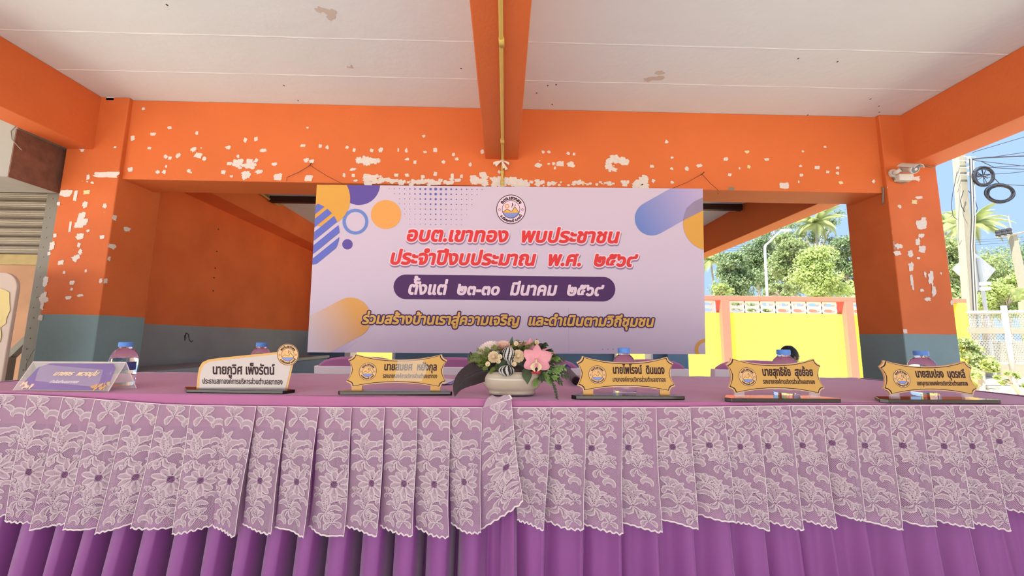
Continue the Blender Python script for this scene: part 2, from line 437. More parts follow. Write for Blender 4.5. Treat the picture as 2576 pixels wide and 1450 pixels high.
def emblem(fr, cx, cy, r, w, name, parent, bg='ink_pale', ink='black_ink', sun='ink_orange', hill='ink_gold', sea='ink_sky', text=True, dw=.0004):
    mb = MB(); S = 1 if dw > 0 else -1
    flat(mb, circ(cx, cy, r, n=64), fr, w, 1)
    ring(mb, cx, cy, r*.955, r, fr, w+dw, 0); ring(mb, cx, cy, r*.585, r*.615, fr, w+dw, 0)
    hy = cy-.22*r
    hill_p = [(-.56, -.22), (-.54, -.15), (-.45, -.13), (-.36, -.04), (-.27, .0), (-.15, -.04), (-.05, -.12), (.06, -.13), (.14, -.02), (.21, .13), (.28, .15), (.38, .02), (.48, -.13), (.55, -.22)]
    n = len(hill_p)
    for i in range(n-1):
        a, b_ = hill_p[i], hill_p[i+1]
        mb.add([fr(cx+r*x, cy+r*y, w+dw) for x, y in [(a[0], -.22), (b_[0], -.22), b_, a]], [(0, 1, 2, 3)], 3)
        t = Vector((b_[0]-a[0], b_[1]-a[1])); nn = Vector((-t.y, t.x)).normalized()*.015
        mb.add([fr(cx+r*x, cy+r*y, w+2*dw) for x, y in [(a[0]-nn.x, a[1]-nn.y), (b_[0]-nn.x, b_[1]-nn.y), (b_[0]+nn.x, b_[1]+nn.y), (a[0]+nn.x, a[1]+nn.y)]], [(0, 1, 2, 3)], 0)
    a0 = math.asin(-.22/.585)
    seg = [(.585*math.cos(t), .585*math.sin(t)) for t in np.linspace(math.pi-a0, 2*math.pi+a0, 24)]
    flat(mb, [(cx+r*x, cy+r*y) for x, y in seg], fr, w+dw, 4)
    flat(mb, [(cx+r*x, cy+r*y) for x, y in [(-.54, -.24), (.54, -.24), (.54, -.20), (-.54, -.20)]], fr, w+2*dw, 2)
    for k in range(5):
        y = -.29-.055*k; hw = math.sqrt(max(.57**2-y*y, 0))*.93; m_ = 14
        for i in range(m_):
            x0 = -hw+2*hw*i/m_; x1 = x0+2*hw/m_*.55
            flat(mb, [(cx+r*x, cy+r*yy) for x, yy in [(x0, y), (x1, y), (x1, y+.015), (x0, y+.015)]], fr, w+2*dw, 1)
    ring(mb, cx-.27*r, cy+.21*r, .085*r, .145*r, fr, w+dw, 2, 24)
    for i in range(16):
        t = 2*math.pi*i/16
        flat(mb, [(cx+r*(-.27+q*math.cos(t+e_)), cy+r*(.21+q*math.sin(t+e_))) for q, e_ in ((.14, -.12), (.185, 0), (.14, .12))], fr, w+dw, 2)
    for bx, by, s_ in ((.08, .28, 1), (.27, .25, .65)):
        for p in ([(0, .0), (.05, .06), (.03, .2), (-.02, .08)], [(0, .02), (.03, -.04), (-.05, -.2), (-.03, -.05)], [(0, .05), (.09, .0), (.02, -.03)]):
            flat(mb, [(cx+r*(bx+x*s_), cy+r*(by+y*s_)) for x, y in p], fr, w+dw, 0)
    for dx in (-.785, .785):
        for q0, q1 in (((0, .11), (.10, 0)), ((.10, 0), (0, -.11)), ((0, -.11), (-.10, 0)), ((-.10, 0), (0, .11))):
            flat(mb, [(cx+r*(dx+x), cy+r*(-.02+y)) for x, y in (q0, q1, (q1[0]*.7, q1[1]*.7), (q0[0]*.7, q0[1]*.7))], fr, w+dw, 0)
    if text:
        arc_text(mb, 'อบต.เขาทอง', fr, cx, cy, r*.68, R(148), R(30), r*.17, r*.018, w+dw, 0)
        arc_text(mb, 'อ.เมืองกระบี่ จ.กระบี่', fr, cx, cy, r*.87, R(212), R(332), r*.13, r*.012, w+dw, 0, True)
    return mb.build(name, [ink, bg, sun, hill, sea], parent)

# ================================================================ THE SHELTER
ZC, ZB, ZS = 2.567, 1.977, 2.176
D = 2.7
c_ = MB().box(-5.2, 3.3, -3.6, 7.0, ZC, ZC+.14).build('ceiling', 'ceiling_paint'); struct(c_, 'pale concrete ceiling slab with formwork lines')
rnd = random.Random(3)
for (x0, x1, y) in ((-2.855, -.145, 2.08), (-2.855, -.145, 2.41), (.095, 2.9, 2.07), (.095, 2.9, 2.41), (-2.855, -.145, 1.55), (.095, 2.9, 1.5)):
    mb = MB(); n = 60; zz = .004
    vs = []
    for i in range(n+1):
        x = x0+(x1-x0)*i/n; wv = .004*noise.noise((x*3, y*7, 0)); h = .0016+.0014*noise.noise((x*9, y, 3))
        vs += [(x, y-.009+wv, ZC+.0005), (x, y+wv, ZC-h), (x, y+.004+wv, ZC+.0005)]
    mb.add(vs, [(3*i+a, 3*i+a+1, 3*i+a+4, 3*i+a+3) for i in range(n) for a in (0, 1)])
    mb.build('formwork_ridge', 'ridge_paint', c_)
# stains and specks on the ceiling
mb = MB()
for (px, py, w_) in ((830, 32, 16), (1655, 195, 20), (880, 168, 6)):
    c0 = at(px, py, Z=ZC)
    for k in range(6):
        a = rnd.random()*6.3; q = rnd.random()*w_*.0025
        P = [(c0.x+q*math.cos(a)*1.4+(.6+rnd.random())*w_*.001*math.cos(t)*1.2, c0.y+q*math.sin(a)+(.6+rnd.random())*w_*.001*math.sin(t), ZC-.0006-k*.0001) for t in np.linspace(0, 6.0, 11)]
        mb.add(P, [tuple(range(11))])
mb.build('damp_stain', 'stain', c_)
mb = MB()
for (px, py) in ((1160, 172), (1378, 215), (1399, 213), (1350, 234), (1389, 263), (2107, 155), (2190, 249), (2211, 267), (2212, 282), (2008, 147), (2032, 289), (714, 215), (750, 253), (420, 12)):
    c0 = at(px, py, Z=ZC); P = [(c0.x+.005*math.cos(t), c0.y+.007*math.sin(t), ZC-.001) for t in np.linspace(0, 5.5, 8)]
    mb.add(P, [tuple(range(8))])
mb.build('dark_speck', 'dark_dot', c_, kind='stuff')
f_ = MB().box(-9, 3.45, -3.6, 6.9, -.12, 0).build('floor', 'floor_tile'); struct(f_, 'grey cement floor of the open shelter')
g_ = MB().box(-60, 90, -40, 130, -.4, -.125).build('ground', 'sand'); struct(g_, 'sandy ground strewn with dry leaves')

b1 = MB().box(-2.70, 2.76, 2.73, 2.98, ZB, ZC).build('beam', 'orange', bevel=.006); struct(b1, 'deep orange cross beam above the banner with peeled paint')
b2 = MB().box(-3.041, -2.855, -3.6, 2.72, ZS, ZC).build('beam', 'orange', bevel=.006); struct(b2, 'orange beam running back to the shutter side column')
b3 = MB().box(2.90, 3.116, -3.6, 6.6, ZS, ZC).build('beam', 'orange', bevel=.006); struct(b3, 'orange beam running back above the open yard side')
b4 = MB().box(-.145, .092, -3.6, 2.74, ZS, ZC).build('beam', 'orange', bevel=.006); struct(b4, 'orange middle beam carrying the yellow conduit')
b5 = MB().box(-3.10, 3.1, 6.55, 6.8, 2.0, ZC).build('beam', 'orange_back'); struct(b5, 'orange beam across the back of the shelter')
cl = MB().box(-3.041, -2.663, D, D+.349, 0, ZC).build('column', 'orange_left', bevel=.006); struct(cl, 'orange column with blue foot beside the roller shutter')
cr_ = MB().box(2.738, 3.116, D, D+.349, 0, ZC).build('column', 'orange_right', bevel=.006); struct(cr_, 'orange column with blue foot carrying the security camera')
c3 = MB().box(2.62, 2.95, 6.40, 6.8, 0, ZC).build('column', 'orange_back'); struct(c3, 'far back column with blue foot on the yard side')
wl = MB().box(-3.25, -3.10, D+.349, 6.9, 0, ZC).build('wall_left', 'orange_wall'); struct(wl, 'orange side wall with blue lower band')
wb_ = MB(); 
struct(MB().box(-3.10, -2.83, D+.349, 6.55, 2.27, ZC).build('beam', 'orange_wall'), 'orange wall beam along the top of the side wall')
for i, (x0, x1) in enumerate(((-3.10, -2.51), (-1.72, 1.80), (2.42, 2.62))):
    wb_.box(x0, x1, 6.55, 6.75, 0, 2.0)
wb_ = wb_.build('wall_back', 'orange_back'); struct(wb_, 'blue-banded back wall with two openings')
for (x0, x1) in ((-2.51, -2.42), (-1.76, -1.72), (1.80, 1.83), (2.385, 2.42)):
    MB().box(x0, x1, 6.50, 6.78, 0, 2.0).build('door_post', 'white_block', wb_)
bn = MB().box(-3.095, -2.60, 3.06, 6.1, 0, .60).build('concrete_bench', 'bench_paint', bevel=.008)
tag(bn, 'long low blue bench built along the orange side wall', 'bench')
MB().box(-3.095, -2.585, 3.06, 6.12, .60, .635).build('bench_top', 'bench_top', bn)

# graffiti squiggle and specks on the blue band
mb = MB(); pts = [at(px, py, X=-3.098) for px, py in ((468, 838), (465, 858), (464, 846), (470, 838), (474, 842), (476, 855), (481, 861), (486, 857))]
mb.tube(pts, .003, 5); mb.build('pencil_scrawl', 'dark_dot', wl)
mb = MB()
for px, py in ((549, 577), (545, 633), (541, 675), (538, 699), (536, 732)):
    c0 = at(px, py, X=-3.098); mb.add([(c0.x+.002, c0.y+.012*math.cos(t), c0.z+.007*math.sin(t)) for t in np.linspace(0, 5.5, 8)], [tuple(range(8))])
mb.build('nail_hole', 'dark_dot', wl, kind='stuff')

# ---- peeled paint: flakes on the faces where the photo shows bare plaster
def blob(mb, c0, ax, ay, nrm, w_, h_, seed, mi=0):
    r_ = random.Random(seed); n = r_.choice((14, 18, 22)); P = []
    sq = r_.random() < .45 or w_ > 2.5*h_ or h_ > 2.5*w_; rot = r_.uniform(-.3, .3)*(.15 if sq and max(w_/h_, h_/w_) > 2 else 1)
    for i in range(n):
        t = 2*math.pi*i/n+r_.uniform(-.1, .1); q = .62+.62*r_.random()
        cx, cy = math.cos(t), math.sin(t)
        if sq: m_ = max(abs(cx), abs(cy)); cx /= m_*1.12; cy /= m_*1.12; q = .84+.28*r_.random()
        cx, cy = cx*math.cos(rot)-cy*math.sin(rot), cx*math.sin(rot)+cy*math.cos(rot)
        P.append(c0+ax*(cx*q*w_/2)+ay*(cy*q*h_/2)+nrm)
    n_ = len(P); mb.add(P+[c0+nrm], [(i, (i+1) % n_, n_) for i in range(n_)], mi)
def patches(parent, lst, name='bare_patch', clusters=(), Y=None, X=None, matn='bare_plaster'):
    nrm = Vector((0, -.0012, 0)) if Y is not None else Vector((.0012, 0, 0))
    ax = Vector((1, 0, 0)) if Y is not None else Vector((0, 1, 0)); ay = Vector((0, 0, 1))
    def sc_(px, py): return (at(px+1, py, Y=Y, X=X)-at(px, py, Y=Y, X=X)).length, (at(px, py+1, Y=Y, X=X)-at(px, py, Y=Y, X=X)).length
    for i, (px, py, w_, h_) in enumerate(lst):
        kx, ky = sc_(px, py); mb = MB(); c0 = at(px, py, Y=Y, X=X)+nrm*(.04*(i % 17))
        blob(mb, c0, ax, ay, nrm, w_*kx, h_*ky, i*7+int(px))
        if w_ > 11: blob(mb, c0+ax*(kx*w_*.25)+ay*(ky*h_*.2), ax, ay, nrm*1.2, w_*kx*.6, h_*ky*.7, i+991)
        mb.build(name, matn, parent)
    for i, (x0, y0, x1, y1, n) in enumerate(clusters):
        mb = MB(); r_ = random.Random(i*31+int(x0))
        for k in range(n):
            px = x0+(x1-x0)*r_.random(); py = y0+(y1-y0)*(.5+.5*(r_.random()-.5+r_.random()-.5)*1.3)
            kx, ky = sc_(px, py); s_ = r_.choice((3, 5, 8, 12, 14)) * min(1, max(.35, (y1-y0)/16))
            blob(mb, at(px, py, Y=Y, X=X), ax, ay, nrm*(1+.02*k), s_*kx*1.5, s_*ky, k*13+i)
        mb.build(name, matn, parent)
YB = 2.73
patches(b1, [(361, 274, 9, 8), (334, 348, 11, 14), (385, 338, 14, 8), (427, 322, 11, 8), (496, 335, 9, 11), (376, 373, 11, 7), (487, 377, 13, 13),
 (418, 395, 11, 12), (428, 398, 10, 9), (448, 392, 12, 12), (514, 400, 10, 13), (328, 427, 13, 12), (397, 433, 11, 11), (413, 433, 11, 12), (475, 430, 11, 9), (419, 419, 7, 8),
 (574, 372, 14, 10), (617, 353, 9, 13), (644, 350, 10, 11), (662, 379, 17, 9), (599, 394, 7, 9), (645, 404, 9, 13), (577, 412, 14, 9), (562, 434, 12, 10), (583, 444, 9, 6), (618, 442, 24, 22), (651, 433, 19, 10), (699, 446, 22, 18), (776, 449, 21, 16), (690, 414, 14, 10),
 (762, 367, 14, 7), (774, 322, 8, 5), (806, 368, 9, 10), (823, 371, 9, 10), (770, 404, 13, 12), (784, 406, 13, 10),
 (873, 371, 9, 10), (891, 378, 9, 10), (935, 379, 11, 9), (957, 378, 12, 13), (899, 407, 8, 9), (1002, 378, 4, 10), (1022, 379, 8, 12), (1069, 383, 10, 6), (1095, 378, 11, 12), (887, 427, 19, 8), (866, 441, 8, 10), (889, 442, 9, 9), (894, 455, 12, 6),
 (1066, 343, 8, 7), (1024, 401, 11, 8), (1044, 409, 8, 10), (1116, 408, 9, 10), (1149, 401, 10, 9), (1141, 389, 8, 9), (1183, 415, 9, 11), (1213, 382, 10, 12), (1064, 445, 11, 10), (1095, 438, 9, 12), (1138, 443, 9, 14), (1161, 444, 8, 10), (1151, 454, 17, 9), (997, 441, 11, 9), (1024, 441, 11, 9),
 (1256, 433, 8, 9), (1366, 383, 8, 8), (1381, 383, 8, 8), (1429, 386, 10, 8), (1444, 388, 8, 8), (1393, 412, 11, 8), (1396, 423, 6, 8), (1534, 428, 8, 11), (1677, 357, 9, 10), (1640, 419, 11, 8), (1690, 397, 8, 6), (1690, 425, 8, 7), (1643, 455, 9, 12), (1691, 459, 9, 8), (1728, 425, 10, 12), (1759, 418, 14, 9), (1825, 401, 12, 9), (1836, 440, 10, 8), (1860, 424, 5, 7), (1928, 402, 12, 7),
 (2019, 381, 8, 5), (2014, 418, 8, 7), (2016, 441, 11, 8), (2055, 422, 14, 9), (2082, 433, 9, 9), (2107, 436, 9, 8), (2107, 423, 9, 8), (2075, 370, 9, 5), (2009, 458, 4, 7), (1972, 468, 24, 16), (2197, 457, 8, 9)],
 clusters=((594, 405, 642, 424, 26), (902, 396, 952, 412, 24), (920, 442, 962, 462, 34), (975, 452, 1137, 464, 60), (1190, 440, 1222, 465, 26), (1242, 450, 1335, 468, 60), (1335, 456, 1620, 467, 60), (1526, 395, 1580, 409, 30), (1598, 448, 1632, 472, 26), (1330, 400, 1560, 430, 12), (470, 370, 520, 440, 4)), Y=YB)
patches(b1, [(1879, 383, 12, 8), (1884, 420, 9, 10), (1466, 460, 9, 9), (1534, 464, 7, 8), (2115, 460, 11, 8)], name='tape_scrap', Y=YB, matn='tape')
mb = MB(); blob(mb, at(1840, 475, Y=YB), Vector((1, 0, 0)), Vector((0, 0, 1)), Vector((0, -.002, 0)), .045, .025, 5); mb.build('mortar_lump', 'steel_grey', b1)
patches(cl, [(265, 440, 68, 15), (222, 446, 9, 14), (165, 487, 31, 19), (190, 493, 10, 29), (213, 516, 13, 17), (264, 519, 10, 12), (205, 545, 19, 22), (207, 560, 30, 18), (200, 566, 26, 18), (177, 571, 7, 30), (222, 581, 9, 8), (201, 596, 20, 17), (257, 597, 12, 10), (139, 593, 9, 10), (131, 619, 13, 22), (124, 638, 9, 10), (199, 617, 9, 12), (203, 634, 11, 16), (190, 650, 19, 18), (153, 661, 16, 12), (216, 682, 6, 8), (162, 686, 8, 8), (181, 712, 13, 11), (114, 709, 14, 24), (181, 728, 8, 9), (202, 744, 16, 7), (172, 750, 16, 9), (109, 750, 14, 30), (106, 772, 9, 16), (254, 706, 9, 13), (148, 513, 10, 10), (102, 800, 12, 14), (290, 371, 7, 5)],
 clusters=((200, 372, 212, 380, 5), (198, 455, 240, 462, 4), (104, 730, 116, 780, 8)), Y=D)
patches(cl, [(218, 484, 18, 11)], name='tape_scrap', Y=D, matn='tape')
patches(cl, [(287, 548, 12, 14), (281, 621, 20, 13), (274, 652, 8, 12), (265, 707, 11, 14), (318, 577, 16, 12), (262, 535, 3, 3)], X=-2.663)
patches(cr_, [(2312, 498, 18, 8), (2263, 520, 9, 11), (2317, 566, 26, 26), (2323, 552, 12, 10), (2317, 594, 14, 12), (2308, 609, 12, 17), (2319, 628, 18, 18), (2289, 640, 14, 18), (2310, 650, 9, 6), (2291, 672, 13, 22), (2293, 705, 8, 30), (2296, 722, 5, 20), (2341, 700, 14, 34), (2327, 691, 6, 15), (2348, 735, 12, 28), (2318, 731, 10, 8), (2332, 754, 18, 10), (2277, 834, 11, 12), (2367, 688, 5, 7), (2394, 762, 8, 13)], clusters=((2255, 610, 2262, 640, 5),), Y=D)
patches(cr_, [(2300, 509, 14, 11)], name='tape_scrap', Y=D, matn='tape')
patches(cr_, [(2240, 585, 8, 14), (2246, 612, 8, 14), (2250, 625, 8, 8), (2247, 715, 10, 8), (2196, 752, 16, 9), (2228, 473, 12, 8)], X=2.738)
# small white block where slab meets the shutter side column
MB().box(*(lambda a, b: (a.x, b.x, 2.70, 2.715, b.z, a.z))(at(268, 242, Y=2.7), at(286, 252, Y=2.7))).build('loose_tile', 'bare_plaster', cl)

# ================================================================ conduit, string, lamp
cx0 = -.024
cp = thing('conduit', 'yellow plastic conduit running under the middle beam down to the banner', 'pipe', (cx0, 2.7, 2.15))
pts = [(cx0-.006, -3.6, ZS-.011), (cx0-.004, 1.0, ZS-.011), (cx0+.004, 2.6, ZS-.011), (cx0+.003, 2.70, ZS-.012), (cx0+.003, 2.715, ZS-.03), (cx0+.002, 2.718, 2.1), (cx0+.006, 2.719, 1.955), (cx0+.006, 2.719, 1.90)]
MB().tube(pts, .0095, 10).build('tube', 'yellow_pipe', cp, smooth=True)
for y in (1.55, 2.42): MB().tube([(cx0-.001+(y-1)*.002, y, ZS-.011), (cx0+(y-1)*.002, y+.045, ZS-.011)], .0125, 12).build('coupling', 'yellow_pipe', cp, smooth=True)
for z in (2.06, 1.985): MB().tube([(cx0+.003, 2.718, z), (cx0+.003, 2.718, z+.03)], .0125, 12).build('coupling', 'yellow_pipe', cp, smooth=True)
# cloth tie
ct = MB(); c0 = at(1263, 406, Y=2.69)
for i, (dx, dz, l) in enumerate(((-1, -.1, .062), (-1, -.45, .05), (1, -.1, .05), (.7, -1.1, .06), (.45, -1.3, .045))):
    d = Vector((dx, 0, dz)).normalized(); n_ = Vector((-d.z, 0, d.x))
    ct.grid(lambda u, v, d=d, n_=n_, l=l, i=i: c0+d*(l*u)+n_*((v-.5)*(.004+.016*u))+Vector((0, -.004*math.sin(u*3+i)-.002*i, -.012*u*u)), 6, 2)
ct.tube([c0+Vector((.013*math.cos(t), .013*math.sin(t), .002*math.sin(3*t))) for t in np.linspace(0, 6.28, 16)], .004, 6)
ct = ct.build('cloth_tie', 'cloth_strip', smooth=True); tag(ct, 'white cloth strip knotted around the yellow conduit at the beam end', 'ribbon')
lb = thing('ceiling_lamp', 'long dark brown tube lamp housing across the rear ceiling', 'lamp', (0, 4.7, ZC))
MB().box(-2.80, 2.90, 4.66, 4.72, ZC-.075, ZC).build('housing', 'wood_dark', lb, bevel=.004)
MB().box(-2.79, 2.89, 4.725, 4.80, ZC-.05, ZC).build('tray', 'ridge_paint', lb)
MB().tube([(-2.7, 4.845, ZC-.02), (2.7, 4.845, ZC-.02)], .012, 10).build('lamp_tube', 'yellow_pipe', lb, smooth=True)
rc = MB().tube([at(650, 484, X=-2.80), at(682, 504, X=-2.80), at(700, 516, X=-2.79)+Vector((0, 0, 0)), (-2.76, 4.84, ZC-.05), (-2.70, 4.845, ZC-.02)], .012, 8).build('conduit', 'yellow_pipe', smooth=True)
tag(rc, 'short yellow conduit climbing the orange side wall to the rear lamp', 'pipe')
# hanging wires of the banner
for (pk, a, b_, lab) in (((780, 416), (722, 446), (868, 466), 'thin rusty wire holding up the orange-cornered end of the banner'), ((1766, 438), (1692, 474), (1806, 478), 'thin rusty wire holding up the blue-cornered end of the banner')):
    mb = MB(); P = at(*pk, Y=2.722); A = at(*a, Y=2.715); B = at(*b_, Y=2.66)
    for q in (A, B): mb.tube([P, (P+q)/2+Vector((0, 0, -.008)), q, q+Vector((.0, 0, -.03))], .0016, 5)
    mb.tube([P+Vector((-.012, 0, -.008)), P, P+Vector((.012, -.01, .012))], .003, 5)
    o = mb.build('wire', 'wire'); tag(o, lab, 'wire')

# ================================================================ banner
fy = lambda px, py, w: at(px, py, Y=BY-w)
class BF: pass
def bfr(x, y, w): return at(x, y, Y=BY-.0008-w)          # banner artwork is laid out on the vinyl plane
bq = [(773, 887), (1775, 892), (1768, 475), (797, 465)]
bn_ = thing('banner', 'wide lilac vinyl banner with red and gold lettering hung below the cross beam', 'banner', (0, BY, 1.3))
def bpt(u, v, off=0):
    L_ = [773+(797-773)*v, 887+(465-887)*v]; R_ = [1775+(1768-1775)*v, 892+(475-892)*v]
    px = L_[0]+(R_[0]-L_[0])*u; py = L_[1]+(R_[1]-L_[1])*u
    p = at(px, py, Y=BY+off)
    return p
mb = MB(); mb.grid(lambda u, v: bpt(u, v), 24, 10); mb.grid(lambda u, v: bpt(u, v, .0012), 24, 10)
mb.build('vinyl_sheet', 'vinyl', bn_)
cwp = [(p[0], p[1]) for p in bq]
def bclip(poly):
    # screen y runs down, so flip both to keep orientation counter-clockwise
    P = clip_poly([(x, -y) for x, y in poly], [(x, -y) for x, y in cwp]); return [(x, -y) for x, y in P]
def bprint(name, matn, polys, w):
    mb = MB()
    for p in polys: flat(mb, bclip(p), bfr, w)
    if mb.f: mb.build(name, matn, bn_)
def capsule(x0, y0, x1, y1, r, n=20):
    a = math.atan2(y1-y0, x1-x0)
    return [(x1+r*math.cos(t), y1+r*math.sin(t)) for t in np.linspace(a-math.pi/2, a+math.pi/2, n)]+[(x0+r*math.cos(t), y0+r*math.sin(t)) for t in np.linspace(a+math.pi/2, a+1.5*math.pi, n)]
W1 = .0006
bprint('printed_disc', 'ink_violet', [circ(903, 463, 53)], W1)
bprint('printed_disc', 'ink_amber', [circ(812, 500, 69, 70)], 2*W1)
bprint('printed_disc', 'ink_orange', [circ(971, 540, 38, 36.5)], W1)
bprint('printed_disc', 'ink_violet', [circ(874, 615, 13)], W1)
mb = MB(); ring(mb, 894, 558, 24.5, 32.5, bfr, W1); mb.build('printed_ring', 'ink_sky', bn_)
big = circ(775, 588, 79, 79, 60)
def stripe(ox, oy, hw):
    d = Vector((math.cos(R(-39)), math.sin(R(-39)))); n_ = Vector((-d.y, d.x))*hw; c = Vector((ox, oy))
    q = [c-d*200+n_, c+d*200+n_, c+d*200-n_, c-d*200-n_]
    return [(p.x, p.y) for p in q]
sp_ = []
for k in range(6):
    q = stripe(800+6*k, 523+27*k, 8.2)
    a = clip_poly([(x, -y) for x, y in q][::-1] if True else q, [(x, -y) for x, y in big][::-1])
    if not a: a = clip_poly([(x, -y) for x, y in q], [(x, -y) for x, y in big][::-1])
    sp_.append([(x, -y) for x, y in a])
bprint('printed_stripe', 'ink_blue', [s_ for s_ in sp_ if len(s_) > 2], 3*W1)
bprint('printed_bar', 'ink_violet_fade', [[(770, 920), (900, 845), (905, 852), (850, 900)]], W1)
bprint('printed_bar', 'ink_orange_fade', [capsule(740, 875, 881, 801, 52)], 2*W1)
bprint('printed_bar', 'ink_blue_fade', [capsule(1640, 550, 1800, 460, 43)], W1)
bprint('printed_disc', 'ink_amber', [circ(1788, 563, 69, 68)], 2*W1)
bprint('printed_bar', 'ink_taupe', [[(1722, 540), (1719, 555), (1770, 529), (1768, 497), (1745, 508), (1728, 524)]], 3*W1)
mb = MB()
for i in range(40):
    t0, t1 = 2*math.pi*i/40, 2*math.pi*(i+1)/40
    q = bclip([(1775+r_*math.cos(t), 880+r_*math.sin(t)) for r_, t in ((18.5, t0), (27, t0), (27, t1), (18.5, t1))])
    flat(mb, q, bfr, W1)
mb.build('printed_ring', 'ink_amber', bn_)
mb = MB()
for r_ in range(8):
    y = 476+12.7*r_
    for c in range(-9, 10):
        x = 1096+13*c; q = max(0, 1-(abs(c)+r_*.9)/11.5)
        s_ = .9+3.0*q*q if q > 0 else 0
        if s_ and abs(c) <= 9-r_*.55: flat(mb, circ(x, y+c*.12, s_, n=8), bfr, W1)
for c in range(5): flat(mb, circ(1516+13.2*c, 879, 1.2, n=6), bfr, W1)
mb.build('halftone_dots', 'ink_dot', bn_, kind='stuff')
bprint('date_bar', 'ink_plum', [capsule(1021, 722, 1517, 728, 31)], W1)
def bline(text, x0, y0, x1, y1, xh, shear, layers):
    """lettering between two baseline points; layers = (material, growth px, depth, dx, dy)"""
    d = Vector((x1-x0, y1-y0)); L = d.length; d.normalize(); n_ = Vector((d.y, -d.x))
    fr = lambda u, v, w: bfr(x0+d.x*u+n_.x*v, y0+d.y*u+n_.y*v, w)
    for (mt, gr, w, dx, dy) in layers:
        mb = MB(); text_layer(mb, text, fr, L, xh, gr, shear, w, dx=dx, dy=dy); mb.build('lettering', mt, bn_)
bline('อบต.เขาทอง  พบประชาชน', 1020, 606, 1556, 611, 27, .22, (('ink_shadow', 5.4, W1, 1, -3.5), ('ink_pale', 5.0, 2*W1, 0, 0), ('ink_red', 2.1, 3*W1, 0, 0)))
bline('ประจำปีงบประมาณ  พ.ศ.  ๒๕๖๙', 978, 664, 1598, 670, 27, .22, (('ink_shadow', 5.4, W1, 1, -3.5), ('ink_pale', 5.0, 2*W1, 0, 0), ('ink_red', 2.1, 3*W1, 0, 0)))
bline('ตั้งแต่  ๒๓-๓๐  มีนาคม  ๒๕๖๙', 1024, 740, 1514, 744, 24, .2, (('ink_pale', 1.7, 2*W1, 0, 0),))
bline('ร่วมสร้างบ้านเราสู่ความเจริญ  และดำเนินตามวิถีชุมชน', 910, 814, 1644, 822, 20, .2, (('ink_plum', 4.3, 2.5*W1, 0, 0), ('ink_gold', 1.25, 3.5*W1, 0, 0)))
emblem(lambda x, y, w: bfr(x, 2*527-y, w), 1285.5, 527, 37, W1, 'emblem', bn_, dw=.0005)
mb = MB()
for a, b_ in (((1430, 775), (1431, 889)), ): mb.tube([at(*a, Y=BY-.0005), at(*b_, Y=BY-.0005)], .0008, 4)
mb.build('fold_line', 'ink_lilac', bn_)

# ================================================================ roller shutter side
sh = thing('roller_shutter', 'half-raised grey roller shutter beside the orange column', 'shutter', (-3.5, 2.9, 0))
for i in range(7):
    z0 = 1.935-.067*(i+1)
    mb = MB(); prof = [(.006, 0), (-.012, .006), (-.009, .017), (-.013, .022), (-.009, .027), (-.013, .038), (-.009, .043), (-.013, .048), (-.009, .058), (.004, .064)]
    vs = [(x, 2.9+dy, z0+dz) for x in (-6.2, -3.20) for dy, dz in prof]
    mb.add(vs, [(j, j+1, 11+j, 10+j) for j in range(9)]); mb.build('slat', 'shutter_slat', sh)
MB().box(-6.2, -3.20, 2.915, 2.925, 1.40, 1.94).build('curtain_back', 'shutter_slat', sh)
MB().box(-6.2, -3.22, 2.88, 2.93, 1.39, 1.465).build('bottom_bar', 'shutter_bar', sh, bevel=.006)
MB().box(-6.2, -3.06, 2.90, 2.98, 1.935, ZC).build('lintel_panel', 'grey_plaster', sh)
mb = MB(); mb.box(-3.235, -3.10, 2.80, 2.90, 0, 1.94); mb.build('guide_rail', 'steel_grey', sh, bevel=.004)
mb = MB()
for i in range(26):
    z = .1+i*.07; mb.lathe([(.004, 0), (.004, .004)], (-3.205+.012*(i % 2), 2.80, z), 6, Mx=Matrix.Rotation(R(90), 3, 'X'))
mb.build('rivet', 'concrete', sh, kind='stuff')
bx = thing('shutter_box', 'rust-stained steel box housing the shutter roll under the ceiling', 'shutter box', (-3.5, 2.6, 1.87))
MB().box(-6.2, -3.08, 2.45, 2.74, 1.87, 2.36).build('casing', 'grey_plaster', bx, bevel=.005)
MB().box(-3.082, -3.074, 2.445, 2.745, 1.865, 2.18).build('end_plate', 'rust', bx)
MB().box(-6.2, -3.042, 2.45, 2.90, 2.25, ZC).build('soffit_panel', 'grey_plaster', bx)
rw = MB().box(-9, -3.26, 4.2, 4.3, 0, ZC).build('wall_shop', 'brown_wall'); struct(rw, 'brown wall inside behind the half-open shutter')
st = thing('stair_rail', 'grey painted stair stringer and post behind the half-open shutter', 'stair rail', (-3.9, 3.4, .3))
A, B = at(15, 890, Y=3.3), at(92, 815, Y=3.3)
mb = MB(); mb.add([A, A+Vector((0, 0, -.07)), B+Vector((0, 0, -.07)), B, A+Vector((0, .05, 0)), A+Vector((0, .05, -.07)), B+Vector((0, .05, -.07)), B+Vector((0, .05, 0))], [(0, 1, 2, 3), (7, 6, 5, 4), (0, 3, 7, 4), (1, 5, 6, 2), (0, 4, 5, 1), (3, 2, 6, 7)])
mb.build('stringer', 'steel_grey', st)
P = at(20, 900, Y=3.3); MB().box(P.x-.02, P.x+.02, 3.28, 3.34, 0, P.z).build('post', 'steel_grey', st)
